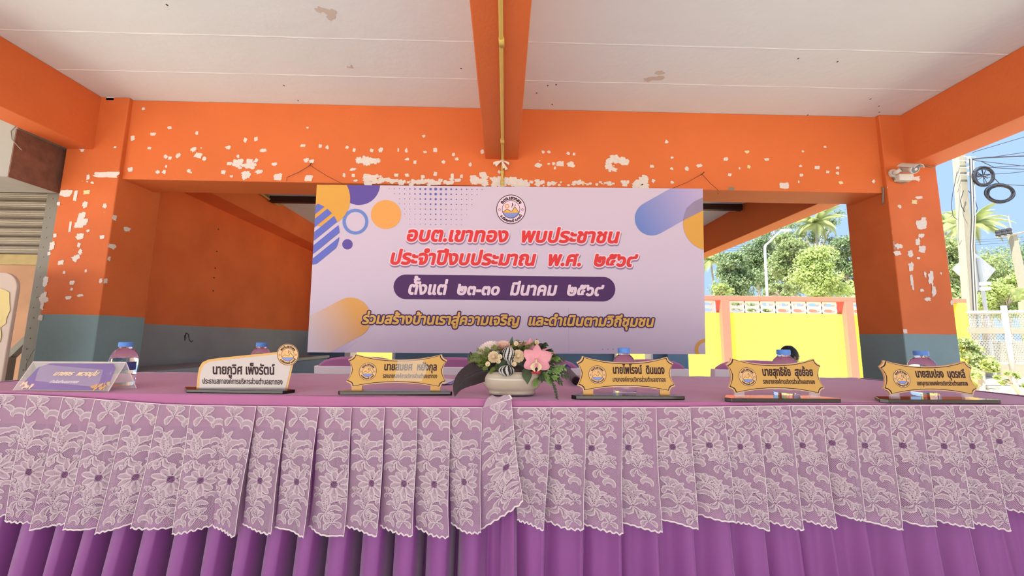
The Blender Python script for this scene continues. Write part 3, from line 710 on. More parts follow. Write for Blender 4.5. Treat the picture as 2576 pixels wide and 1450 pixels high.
# pale round-cornered board
P1 = at(40, 735, Y=2.3); PT = at(20, 686, Y=2.3)
bd = thing('display_board', 'pale pinkish board with rounded corner and yellow blotch near the shutter', 'board', (P1.x-.3, 2.3, 0))
r0 = .09; xr, zt = P1.x, PT.z
poly = [(xr-.8, .45), (xr-.09, .45), (xr, .55)]+[(xr-r0+r0*math.cos(t), zt-r0+r0*math.sin(t)) for t in np.linspace(0, math.pi/2, 8)]+[(xr-.8, zt)]
MB().prism(poly[::-1], lambda u, v, w: Vector((u, 2.3+w, v)), .02).build('panel', 'board_pink', bd, bevel=.004)
mb = MB(); c0 = at(0, 780, Y=2.297); blob(mb, c0+Vector((-.02, 0, 0)), Vector((1, 0, 0)), Vector((0, 0, 1)), Vector((0, 0, 0)), .15, .26, 12); blob(mb, c0+Vector((-.02, 0, -.1)), Vector((1, 0, 0)), Vector((0, 0, 1)), Vector((0, -.0005, 0)), .1, .2, 15); mb.build('blotch', 'board_yellow', bd)
for dx in (-.6, -.12): MB().box(xr+dx-.015, xr+dx+.015, 2.3, 2.325, 0, .5).build('leg', 'steel_grey', bd)
for (p, lab) in ((((105, 895), (88, 880), (82, 850), (95, 825)), 0),):
    mb = MB(); mb.tube([at(110, 800, Y=2.78), at(102, 850, Y=2.78), at(95, 870, Y=2.78), at(82, 885, Y=2.78), at(66, 915, Y=2.78), at(64, 960, Y=2.78)], .003, 5)
    o = mb.build('cable', 'grey_plaster'); tag(o, 'thin loose grey cable hanging down the shutter guide rail', 'cable')
mb = MB(); mb.tube([at(40, 318, Y=2.44), at(28, 330, Y=2.44), at(30, 350, Y=2.44), at(45, 368, Y=2.44), at(55, 378, Y=2.44)], .003, 5)
o = mb.build('cable', 'steel_grey'); tag(o, 'thin looped cable end hanging by the rusty shutter box', 'cable')

# ================================================================ security camera
Yc = 2.58
cc = thing('security_camera', 'white bullet security camera with junction box on the yard-side column', 'camera', tuple(at(2285, 440, Y=2.68)))
def dirp(px, py, Y): return at(px, py, Y=Y)
# junction box and wall plate
mb = MB(); a, b_ = at(2260, 437, Y=2.66), at(2299, 454, Y=2.66); mb.box(a.x, b_.x, 2.655, 2.70, b_.z, a.z); mb.build('junction_box', 'white_plastic', cc, bevel=.006)
mb = MB(); c0 = at(2245, 437, Y=2.70); mb.lathe([(.03, 0), (.03, .012), (.024, .018), (.006, .019)], c0, 20, Mx=Matrix.Rotation(R(90), 3, 'X')); mb.build('mount_plate', 'white_plastic', cc, smooth=False)
mb = MB(); mb.tube([c0+Vector((0, -.01, 0)), at(2252, 435, Y=2.64), at(2266, 427, Y=2.61)], .013, 12); mb.build('mount_arm', 'white_plastic', cc, smooth=True)
ax0, ax1 = at(2268, 424, Y=2.64), at(2302, 426, Y=2.55); dd = (ax1-ax0).normalized()
rot = dd.to_track_quat('Z', 'Y').to_matrix()
mb = MB(); L = (ax1-ax0).length
mb.lathe([(.020, 0), (.027, .004), (.028, L*.8), (.030, L*.82), (.030, L), (.026, L+.002)], ax0, 28, Mx=rot, sx=1.05); mb.build('housing', 'white_plastic', cc, smooth=True)
mb = MB(); mb.lathe([(.025, 0), (.025, .003), (.001, .0035)], ax1+dd*.001, 28, Mx=rot); mb.build('face_glass', 'cam_grey', cc)
mb = MB(); mb.lathe([(.010, .0), (.010, .004), (.008, .006), (.004, .004)], ax1+dd*.003, 20, Mx=rot); mb.build('lens', 'white_plastic', cc, smooth=True)
for s_ in (-1, 1): MB().lathe([(.005, 0), (.005, .003), (.001, .0035)], ax1+dd*.004+(rot @ Vector((0, 1, 0))).cross(dd)*(.015*s_)+Vector((0, 0, .008)), 12, Mx=rot).build('led', 'white_plastic', cc)
mb = MB()
for i in range(12):
    t0 = R(20+140*i/12); t1 = R(20+140*(i+1)/12)
    side = dd.cross(Vector((0, 0, 1))).normalized()
    upv = side.cross(dd)
    q = [(ax0-dd*.004+side*(.034*math.cos(t))+upv*(.034*math.sin(t))) for t in (t0, t1)]
    q2 = [p+dd*(L+.03) for p in q]; mb.add([q[0], q[1], q2[1], q2[0]], [(0, 1, 2, 3)])
o = mb.build('sun_hood', 'white_plastic', cc); s_ = o.modifiers.new('solid', 'SOLIDIFY'); s_.thickness = .003
mb = MB()
rr = random.Random(4); h0 = at(2300, 446, Y=2.66)
for i in range(11):
    a = R(-150+150*i/10); d = Vector((math.cos(a), -.25, math.sin(a))); l = .022+.02*rr.random(); n_ = Vector((-d.z, 0, d.x)).normalized()*.0028
    mb.add([h0+n_, h0-n_, h0+d*l-n_*1.3, h0+d*l+n_*1.3], [(0, 1, 2, 3)])
mb.build('tie_tails', 'cloth_strip', cc)
MB().tube([at(2246, 446, Y=2.69), at(2256, 458, Y=2.69), at(2272, 461, Y=2.69), at(2290, 455, Y=2.69)], .0035, 6).build('camera_cord', 'steel_grey', cc, smooth=True)
MB().tube([at(2322, 414, Y=2.68), at(2334, 419, Y=2.695), at(2345, 421, Y=2.695), at(2354, 420, Y=2.70)], .003, 6).build('camera_cord', 'steel_grey', cc, smooth=True)
hk = MB().tube([at(2212, 468, X=2.73), at(2222, 474, X=2.73), at(2221, 500, X=2.73), at(2221, 514, X=2.73)], .006, 6).build('hook', 'steel_grey', smooth=True); tag(hk, 'small metal hook hanging on the inner side of the yard-side column', 'hook')
# ================================================================ TABLES AND CLOTHS
TZ = .75
def front_y(x):           # front edge of the two table tops
    return (1.046-(x)*.045) if x < 0 else (1.018-.002*x)
def table(x0, x1, yb, label):
    t = thing('folding_table', label, 'table', ((x0+x1)/2, 1.35, 0), 'folding tables set end to end')
    mb = MB(); P = [(x0, front_y(x0 if x0 < 0 else x0)), (x1, front_y(x1 if x1 > 0.1 else -.01)), (x1, yb), (x0, yb)]
    mb.prism(P, lambda u, v, w: Vector((u, v, TZ-.03+w)), .026); mb.build('tabletop', 'shutter_bar', t)
    for x in (x0+.1, x1-.1):
        for y in (P[0][1]+.08, yb-.08): MB().tube([(x, y, 0), (x, y, TZ-.03)], .014, 10).build('leg', 'steel_grey', t, smooth=True)
    return t
table(-1.54, -.03, 1.665, 'folding table under the purple cloth on the roller shutter side')
table(.035, 1.50, 1.69, 'folding table under the purple cloth on the open yard side')

def cloth(x0, x1, yb, name, label):
    t = thing('tablecloth', label, 'tablecloth', ((x0+x1)/2, 1.3, 0), 'purple tablecloths with lace valances')
    fx0 = lambda: 0
    def top(u, v):
        x = x0+(x1-x0)*u; yf = front_y(x if x0 < 0 else max(x, .02)); y = yf-.004+(yb-yf+.008)*v
        return Vector((x, y, TZ+.0012*noise.noise((x*6, y*9, x0))+.001))
    MB().grid(top, 90, 30).build('top_cloth', 'purple_cloth', t, smooth=True)
    # rolled front band
    def band(u, v):
        x = x0+(x1-x0)*u; yf = front_y(x if x0 < 0 else max(x, .02))
        a = v*math.pi/2
        r = .004
        if v < .5: a = v*2*math.pi/2; return Vector((x, yf-.004-r*math.sin(a), TZ+.001+.0-r*(1-math.cos(a))))
        return Vector((x, yf-.008-.002*(v-.5), TZ-.003-.075*(v-.5)*2))
    MB().grid(band, 60, 10).build('front_band', 'purple_cloth', t, smooth=True)
    # lace trim peeping along the back edge, and a hanging back drop
    mb = MB(); mb.grid(lambda u, v: Vector((x0+(x1-x0)*u, yb+.004+.004*math.sin(u*40), TZ+.004+.002*noise.noise((u*30, 0, x0))-.5*v*v*.6)), 120, 6); mb.build('back_drop', 'lace_white', t, smooth=True)
    xe = x0 if x0 < 0 else x1; sg = -1 if x0 < 0 else 1
    mb = MB()
    mb.grid(lambda u, v: Vector((xe+sg*(.004+.02*v+.012*v*math.sin(u*50)), front_y(xe)+(yb-front_y(xe))*u, TZ+.003-.6*v)), 80, 6); mb.build('end_drop', 'purple_satin', t, smooth=True)
    mb = MB()
    mb.grid(lambda u, v: Vector((xe+sg*(.010+.03*v+.012*v*math.sin(u*50)), front_y(xe)+(yb-front_y(xe))*u, TZ+.004-.27*v)), 80, 6); mb.build('end_lace', 'lace_white', t, smooth=True)
    return t
cA = cloth(-1.545, -.002, 1.668, 'tablecloth', 'purple cloth with lace valance whose corner gathers under the flower bowl')
cB = cloth(.008, 1.505, 1.695, 'tablecloth', 'purple cloth with lace valance carrying the three gold plaques nearest the yard')

# ---- pleated lace valances. Each pleat: top and bottom corners (measured), fold on one side
LT = [-110, -22, 72, 160, 240, 322, 402, 480, 562, 645, 722, 803, 885, 968, 1050, 1132, 1213]
LB = [-190, -98, 12, 78, 157, 240, 333, 436, 520, 592, 679, 764, 864, 952, 1040, 1128, 1206]
LZB = [1300, 1310, 1312, 1333, 1334, 1345, 1330, 1346, 1342, 1350, 1345, 1350, 1352, 1349, 1350, 1354, 1345]
RT = [1281, 1384, 1474, 1565, 1650, 1735, 1820, 1903, 1985, 2065, 2150, 2235, 2315, 2395, 2474, 2555, 2640]
RB = [1306, 1370, 1470, 1565, 1662, 1752, 1852, 1935, 2022, 2103, 2178, 2265, 2362, 2452, 2537, 2620, 2720]
RZB = [1262, 1333, 1335, 1345, 1340, 1330, 1315, 1334, 1334, 1330, 1312, 1333, 1328, 1330, 1335, 1300, 1320]
def topy(px): return 992+28*min(1, max(0, px/430.))**1.3 if px < 430 else (1020+6*min(1, (px-430)/400.) if px < 1700 else 1026-5*min(1, (px-1700)/300.))
YTOP = lambda x: front_y(x)-.0175

class Pleat: pass
def make_pleats(T, B_, Z, side):
    out = []
    for i in range(len(T)-1):
        p = Pleat(); p.i = i
        a = at(T[i], topy(T[i]), Y=front_y(-.5 if side < 0 else .5)-.012)
        p.tl = at(T[i], topy(T[i]), Y=YTOP(a.x)); a = at(T[i+1], topy(T[i+1]), Y=1.03); p.tr = at(T[i+1], topy(T[i+1]), Y=YTOP(min(a.x, -.01) if side < 0 else a.x))
        yb_ = .972 if side < 0 else .962
        slope = -.045 if side < 0 else 0
        x_ = at(B_[i], Z[i], Y=yb_).x
        fold_r = not (side < 0 and i < 8)
        z0, z1 = (Z[i]-8, Z[i+1]) if fold_r else (Z[i], Z[i+1]-8)
        if fold_r: z0 = Z[i+1]-14
        p.bl = at(B_[i], z0, Y=yb_+slope*x_); p.br = at(B_[i+1], z1, Y=yb_+slope*x_)
        p.fold_r = fold_r; p.wav = random.Random(i*5+side).uniform(-1, 1)
        out.append(p)
    return out
def psurf(p, u, v, off=0):
    u = min(1, max(0, u)); v = min(1, max(0, v))
    t = p.tl.lerp(p.tr, u); b = p.bl.lerp(p.br, u)
    q = t.lerp(b, v)
    f = (1-u) if p.fold_r else u
    amp = (.004+.020*v)
    q.y += amp*f**1.3 + .006*v*math.sin(math.pi*u*2+p.wav*2)*abs(p.wav) - .010*v*math.sin(math.pi*u)*(.5+.5*p.wav)
    q.y -= off
    q.x += .003*math.sin(v*5+p.i)*v
    if v > .92: q.z += .0016*math.sin(u*38+p.i)*(v-.92)/.08
    return q
def strip_leaf(mb, fn, p0, p1, w, bend=0, sharp=1, curl=0, n=8, two=True):
    """leaf from p0 to p1 in pleat units: spine bends sideways; fill plus bright rim"""
    p0, p1 = Vector(p0), Vector(p1); d = p1-p0; L = d.length
    if L < 1e-6: return
    d.normalize(); nn = Vector((-d.y, d.x)); C = []; W = []
    for i in range(n+1):
        t = i/n; c = p0+d*(L*t)+nn*(bend*L*math.sin(math.pi*t*(.5+.5*(1-curl))) if not curl else bend*L*math.sin(t*math.pi*.5)**2)
        C.append(c); wv = (math.sin(math.pi*min(1, .06+.90*t))**.55 if t < .6 else math.sin(math.pi*min(1, .06+.90*t))**.8)*(.72+.42*t) if sharp else math.sqrt(max(0, 1-(2*t-1)**2))
        W.append(w*max(wv, .02)*(1+.16*(i % 2)))
    lv = []; 
    for i, c in enumerate(C):
        t = (C[min(i+1, n)]-C[max(i-1, 0)]).normalized(); m_ = Vector((-t.y, t.x)); lv.append((c, m_, W[i]))
    rim = min(w*.42, .042)
    k = len(mb.v); V = []; F = []; MI = []
    for c, m_, w_ in lv:
        for q in (-w_, -max(w_-rim, 0), max(w_-rim, 0), w_):
            V.append(fn(c.x+m_.x*q, c.y+m_.y*q))
    for i in range(n):
        for j in range(3): F.append((i*4+j, i*4+j+1, (i+1)*4+j+1, (i+1)*4+j)); MI.append(0 if j != 1 else 1)
    mb.v += [tuple(v) for v in V]; mb.f += [tuple(x+k for x in f) for f in F]; mb.m += MI
def dot(mb, fn, x, y, r, mi=2):
    mb.add([fn(x+r*math.cos(t), y+r*math.sin(t)) for t in (0, 1.05, 2.1, 3.14, 4.19, 5.24)], [(0, 1, 2, 3, 4, 5)], mi)
def dots(mb, fn, a, b, n, r=.012, bend=0):
    a, b = Vector(a), Vector(b); d = b-a; nn = Vector((-d.y, d.x))
    for i in range(n):
        t = (i+.5)/n; p = a+d*t+nn*(bend*math.sin(math.pi*t)); dot(mb, fn, p.x, p.y, r)
def spray(mb, fn, x, y, s=1, fx=1):
    lf = lambda a, b, w, bd: (strip_leaf(mb, fn, (x+fx*a[0]*s, y+a[1]*s), (x+fx*b[0]*s, y+b[1]*s), w*s, bd*fx), dots(mb, lambda u, v: fn(u, v, 1), (x+fx*a[0]*s, y+a[1]*s), (x+fx*(a[0]+(b[0]-a[0])*.75)*s, y+(a[1]+(b[1]-a[1])*.75)*s), 7, .011, bd*fx*.9))
    lf((-.02, -.05), (-.46, -.66), .13, .30); lf((0, -.05), (-.20, -.95), .12, .22); lf((.02, -.05), (.16, -1.05), .11, -.22)
    lf((.05, .0), (.62, -.62), .15, -.34); lf((.06, .06), (.66, -.08), .13, -.36)
    lf((-.05, .02), (-.52, -.12), .13, .40); lf((.02, .10), (.40, .36), .13, .35); lf((-.02, .10), (-.20, .58), .12, .22)
def curl(mb, fn, x, y, s=1, fx=1):
    V = []; n = 10; C = []
    for i in range(n+1):
        t = i/n; a = -.4+4.1*t; r = .30*(1-.62*t)*s; C.append(Vector((x+fx*r*math.cos(a), y-r*math.sin(a))))
    for i in range(n):
        strip = [C[i], C[i+1]]
    k = len(mb.v); F = []; MI = []
    for i, c in enumerate(C):
        t = (C[min(i+1, n)]-C[max(i-1, 0)]).normalized(); m_ = Vector((-t.y, t.x)); w_ = s*(.03+.12*math.sin(math.pi*min(1, (i+.6)/n)))
        for q in (-w_, -w_*.55, w_*.55, w_): mb.v.append(tuple(fn(c.x+m_.x*q, c.y+m_.y*q)))
    for i in range(n):
        for j in range(3): F.append((k+i*4+j, k+i*4+j+1, k+(i+1)*4+j+1, k+(i+1)*4+j)); MI.append(0 if j != 1 else 1)
    mb.f += F; mb.m += MI
def flower(mb, fn, x, y, s=1, fx=1):
    for i in range(10):
        a = 2*math.pi*i/10+.2; r0, r1 = .10*s, (.46+.06*(i % 3))*s
        strip_leaf(mb, fn, (x+r0*math.cos(a), y+r0*math.sin(a)), (x+r1*math.cos(a), y+r1*math.sin(a)), .12*s, .06, 1, n=6)
        dots(mb, lambda u, v: fn(u, v, 1), (x+.17*s*math.cos(a), y+.17*s*math.sin(a)), (x+.30*s*math.cos(a), y+.30*s*math.sin(a)), 3, .009)
    g = lambda u, v: fn(u, v, 1)
    for i in range(-3, 4):
        for j in range(-2, 3):
            q = (x-fx*.03*s+(j*.036+(i % 2)*.018)*s, y+i*.034*s); dot(mb, g, q[0], q[1], .0145*s)
    for k, (dx, dy) in enumerate(((.15, -.02), (.02, -.18))): dot(mb, g, x+fx*dx*s, y+dy*s, .02*s)
def hearts(mb, fn, x, y, s=1, fx=1):
    for a, b, w, bd in (((-.02, .08), (-.34, -.28), .15, .25), ((.0, .05), (.02, -.40), .15, -.12), ((.04, .08), (.36, -.22), .15, -.25), ((0, .12), (-.22, .48), .12, .2), ((.05, .12), (.34, .38), .12, -.25)):
        strip_leaf(mb, fn, (x+fx*a[0]*s, y+a[1]*s), (x+fx*b[0]*s, y+b[1]*s), w*s, bd*fx)
        dots(mb, lambda u, v: fn(u, v, 1), (x+fx*a[0]*s, y+a[1]*s), (x+fx*(a[0]+(b[0]-a[0])*.7)*s, y+(a[1]+(b[1]-a[1])*.7)*s), 4, .010, bd*fx)
H = 4.0
def decorate(mb, p, flip, shift=0):
    def fn(a, b, lvl=0):
        return psurf(p, a, b/H, .0012+.0010*lvl)
    if not flip:
        hearts(mb, fn, .42+shift, .30, .85); curl(mb, fn, .85+shift, .72, .8); spray(mb, fn, .34+shift, 1.72, .82)
        flower(mb, fn, .60+shift, 2.48, .9); spray(mb, fn, .42+shift, 3.32, .66); hearts(mb, fn, .62+shift, 3.55, .62); curl(mb, fn, .15+shift, 2.10, .62, -1); curl(mb, fn, .16+shift, 3.78, .6)
        hearts(mb, fn, .86+shift, 2.02, .42); curl(mb, fn, .80+shift, 1.28, .55); hearts(mb, fn, .12+shift, 2.85, .42)
        hearts(mb, fn, .92+shift, 1.55, .5); curl(mb, fn, .05+shift, .95, .55, -1); curl(mb, fn, .86+shift, 3.05, .5)
    else:
        curl(mb, fn, .40+shift, .22, .9); hearts(mb, fn, .30+shift, .72, .8); spray(mb, fn, .80+shift, .52, .55, -1); flower(mb, fn, .42+shift, 1.42, .9)
        curl(mb, fn, .12+shift, 2.20, .7, -1); spray(mb, fn, .66+shift, 2.05, .6); spray(mb, fn, .50+shift, 3.30, .72, -1); hearts(mb, fn, .25+shift, 2.75, .7); curl(mb, fn, .85+shift, 2.55, .6); hearts(mb, fn, .85+shift, 3.65, .6); curl(mb, fn, .10+shift, 3.75, .6)
        curl(mb, fn, .88+shift, 1.0, .5); hearts(mb, fn, .10+shift, 1.85, .42); hearts(mb, fn, .90+shift, 3.05, .45); hearts(mb, fn, .92+shift, 1.75, .4)
def lace(pl, parent, flip, extra=None):
    net = MB(); mo = MB(); hem = MB()
    for p in pl:
        net.grid(lambda u, v: psurf(p, u, v), 10, 14)
        # return of the fold
        e = 1 if p.fold_r else 0
        net.grid(lambda u, v: psurf(p, e, v)+Vector((0, .02*u*(.3+v), 0))+Vector((-.004*u if p.fold_r else .004*u, 0, 0)), 1, 8)
        dr = (p.i*.11 if flip and p.i > 5 else 0)
        decorate(mo, p, flip, -.12*math.sin(p.i*.9)+(0 if not flip else -.05*(p.i % 4)))
        hem.tube([psurf(p, u, 1-.004*(1+math.sin(u*40)), .0015) for u in np.linspace(0, 1, 22)], .0019, 5)
        hem.tube([psurf(p, u, 0, .001) for u in np.linspace(0, 1, 8)], .0010, 4)
        hem.tube([psurf(p, e, v, .001) for v in np.linspace(0, 1, 14)], .0007, 4)
    v = net.build('lace_valance', 'lace_net', parent, smooth=False)
    m_ = mo.build('lace_motifs', ['lace_white', 'lace_fill', 'eyelet'], v, kind='stuff')
    h = hem.build('hem', 'lace_cord', v)
    return v
PA = make_pleats(LT, LB, LZB, -1); PB = make_pleats(RT, RB, RZB, 1)
# corner piece gathered over the table joint
c = Pleat(); c.i = 40; c.fold_r = True; c.wav = -.2
c.tl = at(1215, 1026, Y=1.020); c.tr = at(1285, 1004, Y=.998); c.bl = at(1204, 1346, Y=.972); c.br = at(1313, 1262, Y=.955)
def corner_surf(p, u, v, off=0):
    pass
PA.append(c)
for p in PA:
    if p.i == 15: p.br = at(1206, 1344, Y=.975)
lace(PA, cA, False); lace(PB, cB, True)
# tongue of lace pulled up on to the table under the bowl
c0, c1 = at(1216, 1026, Y=1.019), at(1285, 1004, Y=.998)
mb = MB(); TL_ = [(1232, 998), (1262, 996), (1276, 1003)]
def tongue(u, v):
    a = c0.lerp(c1, u); b = at(1232+42*u, 998+2*u, Z=TZ+.008)
    q = a.lerp(b, v); q.z += .006*math.sin(math.pi*v)+.003*math.sin(u*9)*v; return q
mb.grid(tongue, 12, 8); tg = mb.build('gathered_corner', 'lace_fill', cA, smooth=True)
mo = MB()
for hx, hy in ((.3, .35), (.72, .6)): hearts(mo, lambda a, b, l=0: tongue(min(1, max(0, a)), min(1, max(0, 1-b)))+Vector((0, -.0008-.0006*l, .0010+.0006*l)), hx, hy, .55)
mo.build('lace_motifs', ['lace_white', 'lace_fill', 'eyelet'], tg, kind='stuff')
mb = MB(); mb.tube([tongue(1, v)+Vector((.002, -.002, 0)) for v in np.linspace(0, 1, 8)], .002, 5); mb.build('hem', 'lace_cord', tg)

# ---- purple skirts
def skirt(T, B_, parent, side):
    mb = MB(); n = len(T)-1; zt = .70
    def s_(u, v):
        k = min(n-1, int(u*n)); f = u*n-k
        a = at(T[k], 1030, Y=1.01).x; b = at(T[k+1], 1030, Y=1.01).x; x0 = at(B_[k], 1340, Y=.99).x; x1 = at(B_[k+1], 1340, Y=.99).x
        vv = v*.70/.27*.42
        xt = a+(b-a)*f; xb = x0+(x1-x0)*f; x = xt+(xb-xt)*min(vv, 1.6)
        yf = front_y(x if side < 0 else max(x, .02))
        A = .008+.052*min(1, v*1.8)
        if side < 0 and k < 16:
            prof = math.sin(math.pi*f)**.6 if f < .72 else math.sin(math.pi*.72)**.6*(1-((f-.72)/.28))**.8
            prof = max(prof, 0)
        else: prof = .15+.85*f**1.6-.10*math.sin(f*6.28*1.5+k) if f < .93 else max(0, 1-(f-.93)/.07)
        y = yf+.012-A*prof-.012*v+((.09*min(1, v*2.5)*math.sin(math.pi*(f-.70)/.30)) if side < 0 and k < 15 and f > .70 else 0)
        return Vector((x, y, .695-.68*v))
    mb.grid(s_, n*20, 14); return mb.build('skirt', 'purple_satin', parent, smooth=True)
skirt([t+30 for t in LT[:-1]]+[1235, 1300], [b+18 for b in LB[:-1]]+[1225, 1306], cA, -1); skirt([1286]+RT[1:], [1292]+[b-12 for b in RB[1:]], cB, 1)

# ================================================================ name plaques
PLQ = [(-.88, 1.0), (-.70, .86), (-.45, .73), (-.2, .665), (0, .65), (.2, .665), (.45, .73), (.70, .86), (.88, 1.0), (.90, .84), (.94, .72), (1.0, .64), (.955, .45), (.925, .2), (.92, -.05), (.935, -.3), (.965, -.5), (1.0, -.68), (.94, -.74), (.90, -.84), (.88, -1.0), (.70, -.90), (.45, -.80), (.2, -.745), (0, -.73), (-.2, -.745), (-.45, -.80), (-.70, -.90), (-.88, -1.0), (-.90, -.84), (-.94, -.74), (-1.0, -.68), (-.965, -.5), (-.935, -.3), (-.92, -.05), (-.925, .2), (-.955, .45), (-1.0, .64), (-.94, .72), (-.90, .84)]
def plaque(xl, xr, yl, yr, zt, name1, name2, label, tab='gold_tab', base_l=None, base_r=None, tape=False, n1=(.19, .86), n2=(.2, .84)):
    """xl,xr plaque ends; yl,yr their depth; zt top height"""
    A, B = Vector((xl, yl, 0)), Vector((xr, yr, 0)); c0 = (A+B)/2; d = (B-A).normalized(); nf = Vector((d.y, -d.x, 0)); hw = (B-A).length/2
    zb_ = TZ+.020; zc_ = (zt+zb_)/2; hh = (zt-zb_)/2; lean = .10
    t = thing('name_plaque', label, 'name plate', (c0.x, c0.y, TZ+.002), 'name plaques along the table')
    fr = lambda u, v, w: c0+d*u+Vector((0, 0, v))+nf*(w-(v-TZ)*lean)
    S = lambda P, k=0: [((x-math.copysign(k, x)*.6)*hw if abs(x) > .5 else x*hw*(1-k*.3), zc_+(y-math.copysign(k, y)*1.5)*hh) for x, y in P]
    MB().prism(S(PLQ), lambda u, v, w: fr(u, v, -w), .005).build('acrylic_plate', 'gold_rim', t)
    MB().prism(S(PLQ, .035), lambda u, v, w: fr(u, v, w), .0006).build('border_line', 'black_ink', t)
    MB().prism(S(PLQ, .062), lambda u, v, w: fr(u, v, .0006+w), .0005).build('gold_face', 'gold_face', t)
    for sgn in (-1, 1):
        MB().prism([((sgn*.78-.1)*hw, TZ+.010), ((sgn*.78+.1)*hw, TZ+.010), ((sgn*.78+.1)*hw, zb_+.012), ((sgn*.78-.1)*hw, zb_+.012)], lambda u, v, w: fr(u, v, -.001-w), .005).build('tab', tab, t)
    bl, br = (base_l or -1.13), (base_r or 1.13); dep0, dep1 = .016, -.042
    o0 = c0
    P = [(bl*hw+.010, dep0), (br*hw-.004, dep0), (br*hw, dep0-.004), (br*hw, dep0-.012), (br*hw-.03, dep1), (bl*hw+.03, dep1), (bl*hw, dep0-.014)]
    MB().prism(P, lambda u, v, w: o0+d*u+nf*v+Vector((0, 0, TZ+.002+w)), .009).build('base', 'black_gloss', t, bevel=.0008)
    emblem(fr, -.585*hw, zc_-.06*hh, .40*hh*1.32, .0013, 'emblem', t, bg='gold_rim', dw=.00015)
    mb = MB(); text_layer(mb, name1, lambda u, v, w: fr(u, v, w+.0014), (n1[1]-n1[0])*0+(.80+.28)*hw, hh*.30, .0011); 
    mb2 = MB()
    k1 = Matrix.Translation((0, 0, 0))
    mb = MB(); text_layer(mb, name1, lambda u, v, w: fr(-.27*hw+u, zc_+.02*hh+v, w+.0014), 1.07*hw, hh*.36, .0008); mb.build('lettering', 'black_ink', t)
    mb = MB(); text_layer(mb, name2, lambda u, v, w: fr(-.28*hw+u, zc_-.44*hh+v, w+.0014), 1.09*hw, hh*.20, .00035); mb.build('lettering', 'black_ink', t)
    if tape:
        mb = MB()
        mb.add([fr(x*hw, zc_+y*hh, .0024) for x, y in ((.0, .62), (.50, .66), (.62, .2), (.50, -.62), (-.05, -.60), (-.02, .1))], [(0, 1, 2, 3, 4, 5)]); mb.build('clear_tape', 'tape_clear', t)
    return t
O2 = 'องค์การบริหารส่วนตำบลเขาทอง'
plaque(-.413, -.150, 1.088, 1.098, .857, 'นายสมยศ  หยังกุล', 'รองนายก'+O2, 'gold scalloped name plaque with glossy taped patch, beside the flower bowl', tape=True)
plaque(.192, .448, 1.045, 1.050, .858, 'นายไพโรจน์  ดินแดง', 'นายก'+O2, 'gold scalloped name plaque beside the microphone, with gold feet')
plaque(.572, .822, 1.022, 1.026, .858, 'นายสุทธิชัย  สุขย้อย', 'รองนายก'+O2, 'gold scalloped name plaque with clear feet in front of the crouching person', tab='clear_acrylic', base_l=-1.12, base_r=1.22)
plaque(.972, 1.222, 1.022, 1.026, .856, 'นายสมปอง  บุตรหลี', 'เลขานุการนายก'+O2, 'gold scalloped name plaque with clear feet at the open yard end', tab='clear_acrylic', base_l=-1.16, base_r=1.3)

# white plaque with the round crest
Yp = 1.115; t = thing('name_plaque', 'white name plaque with gold edge and round crest at its corner', 'name plate', tuple(at(600, 985, Y=Yp)), 'name plaques along the table')
t['_o'] = tuple(t.location)
pf = lambda u, v, w: at(u, v, Y=Yp-w)
out = [(494, 980), (497, 945), (501, 925), (509, 912), (524, 905), (560, 900), (620, 894), (700, 886), (745, 884), (736, 925), (722, 984)]
MB().prism(out, lambda u, v, w: pf(u, v, -w), .005).build('gold_plate', 'gold_tab', t)
inn = [(501, 980), (503, 946), (508, 928), (514, 918), (526, 911), (560, 906), (620, 900), (700, 891), (741, 888), (731, 926), (717, 983)]
MB().prism(inn, lambda u, v, w: pf(u, v, w), .0008).build('white_face', 'plate_white', t)
a, b_ = at(457, 992, Z=TZ), at(747, 984, Z=TZ)
mb = MB(); bp_ = [(at(457, 992, Z=TZ).x, 1.098), (at(710, 994, Z=TZ).x, 1.083), (at(747, 989, Z=TZ).x, 1.112), (at(735, 978, Z=TZ).x, 1.155), (at(493, 978, Z=TZ).x, 1.155)]
mb.prism(bp_, lambda u, v, w: Vector((u, v, TZ+.002+w)), .008).build('base', 'black_gloss', t, bevel=.0008)
MB().prism(circ(724, 893, 27.5, n=48), lambda u, v, w: pf(u, v, .001-w+.002), .005).build('crest_disc', 'gold_rim', t)
emblem(lambda x, y, w: pf(x, 2*893-y, w), 724, 893, 26.5, .0034, 'emblem', t, bg='gold_rim', dw=.0002)
mb = MB(); text_layer(mb, 'นายภูวิศ เพ็งรัตน์', lambda u, v, w: pf(534+u, 941.5-v+u*.009, w+.0012), 157, 19, .85); mb.build('lettering', 'black_ink', t)
mb = MB(); text_layer(mb, 'ประธานสภาองค์การบริหารส่วนตำบลเขาทอง', lambda u, v, w: pf(509+u, 965.5-v+u*.012, w+.0012), 202, 10.5, .38); mb.build('lettering', 'black_ink', t)

# clear folded stand with the printed sheet
A0, A1, T0, T1, B1 = at(33, 983, Z=TZ+.002), at(272, 986, Z=TZ+.002), at(85, 912, X=-1.33, ), at(317, 912, X=-1.075), at(343, 978, Z=TZ+.002)
T0 = Vector((A0.x-.01, T1.y, T1.z)); T0 = at(84, 911, Y=T1.y)
A1 = Vector((A1.x, A1.y, TZ+.002)); B0 = B1+(A0-A1)
t = thing('name_stand', 'clear folded name stand holding a violet printed sheet beside a bottle', 'name plate', tuple((A0+A1)/2), None)
def quadplate(name, P, matn, th, par, off=0):
    n = (P[1]-P[0]).cross(P[3]-P[0]).normalized(); mb = MB(); Q = [p+n*off for p in P]; Q2 = [p+n*(off+th) for p in P]
    mb.add(Q+Q2, [(0, 1, 2, 3), (7, 6, 5, 4), (0, 4, 5, 1), (1, 5, 6, 2), (2, 6, 7, 3), (3, 7, 4, 0)]); return mb.build(name, matn, par)
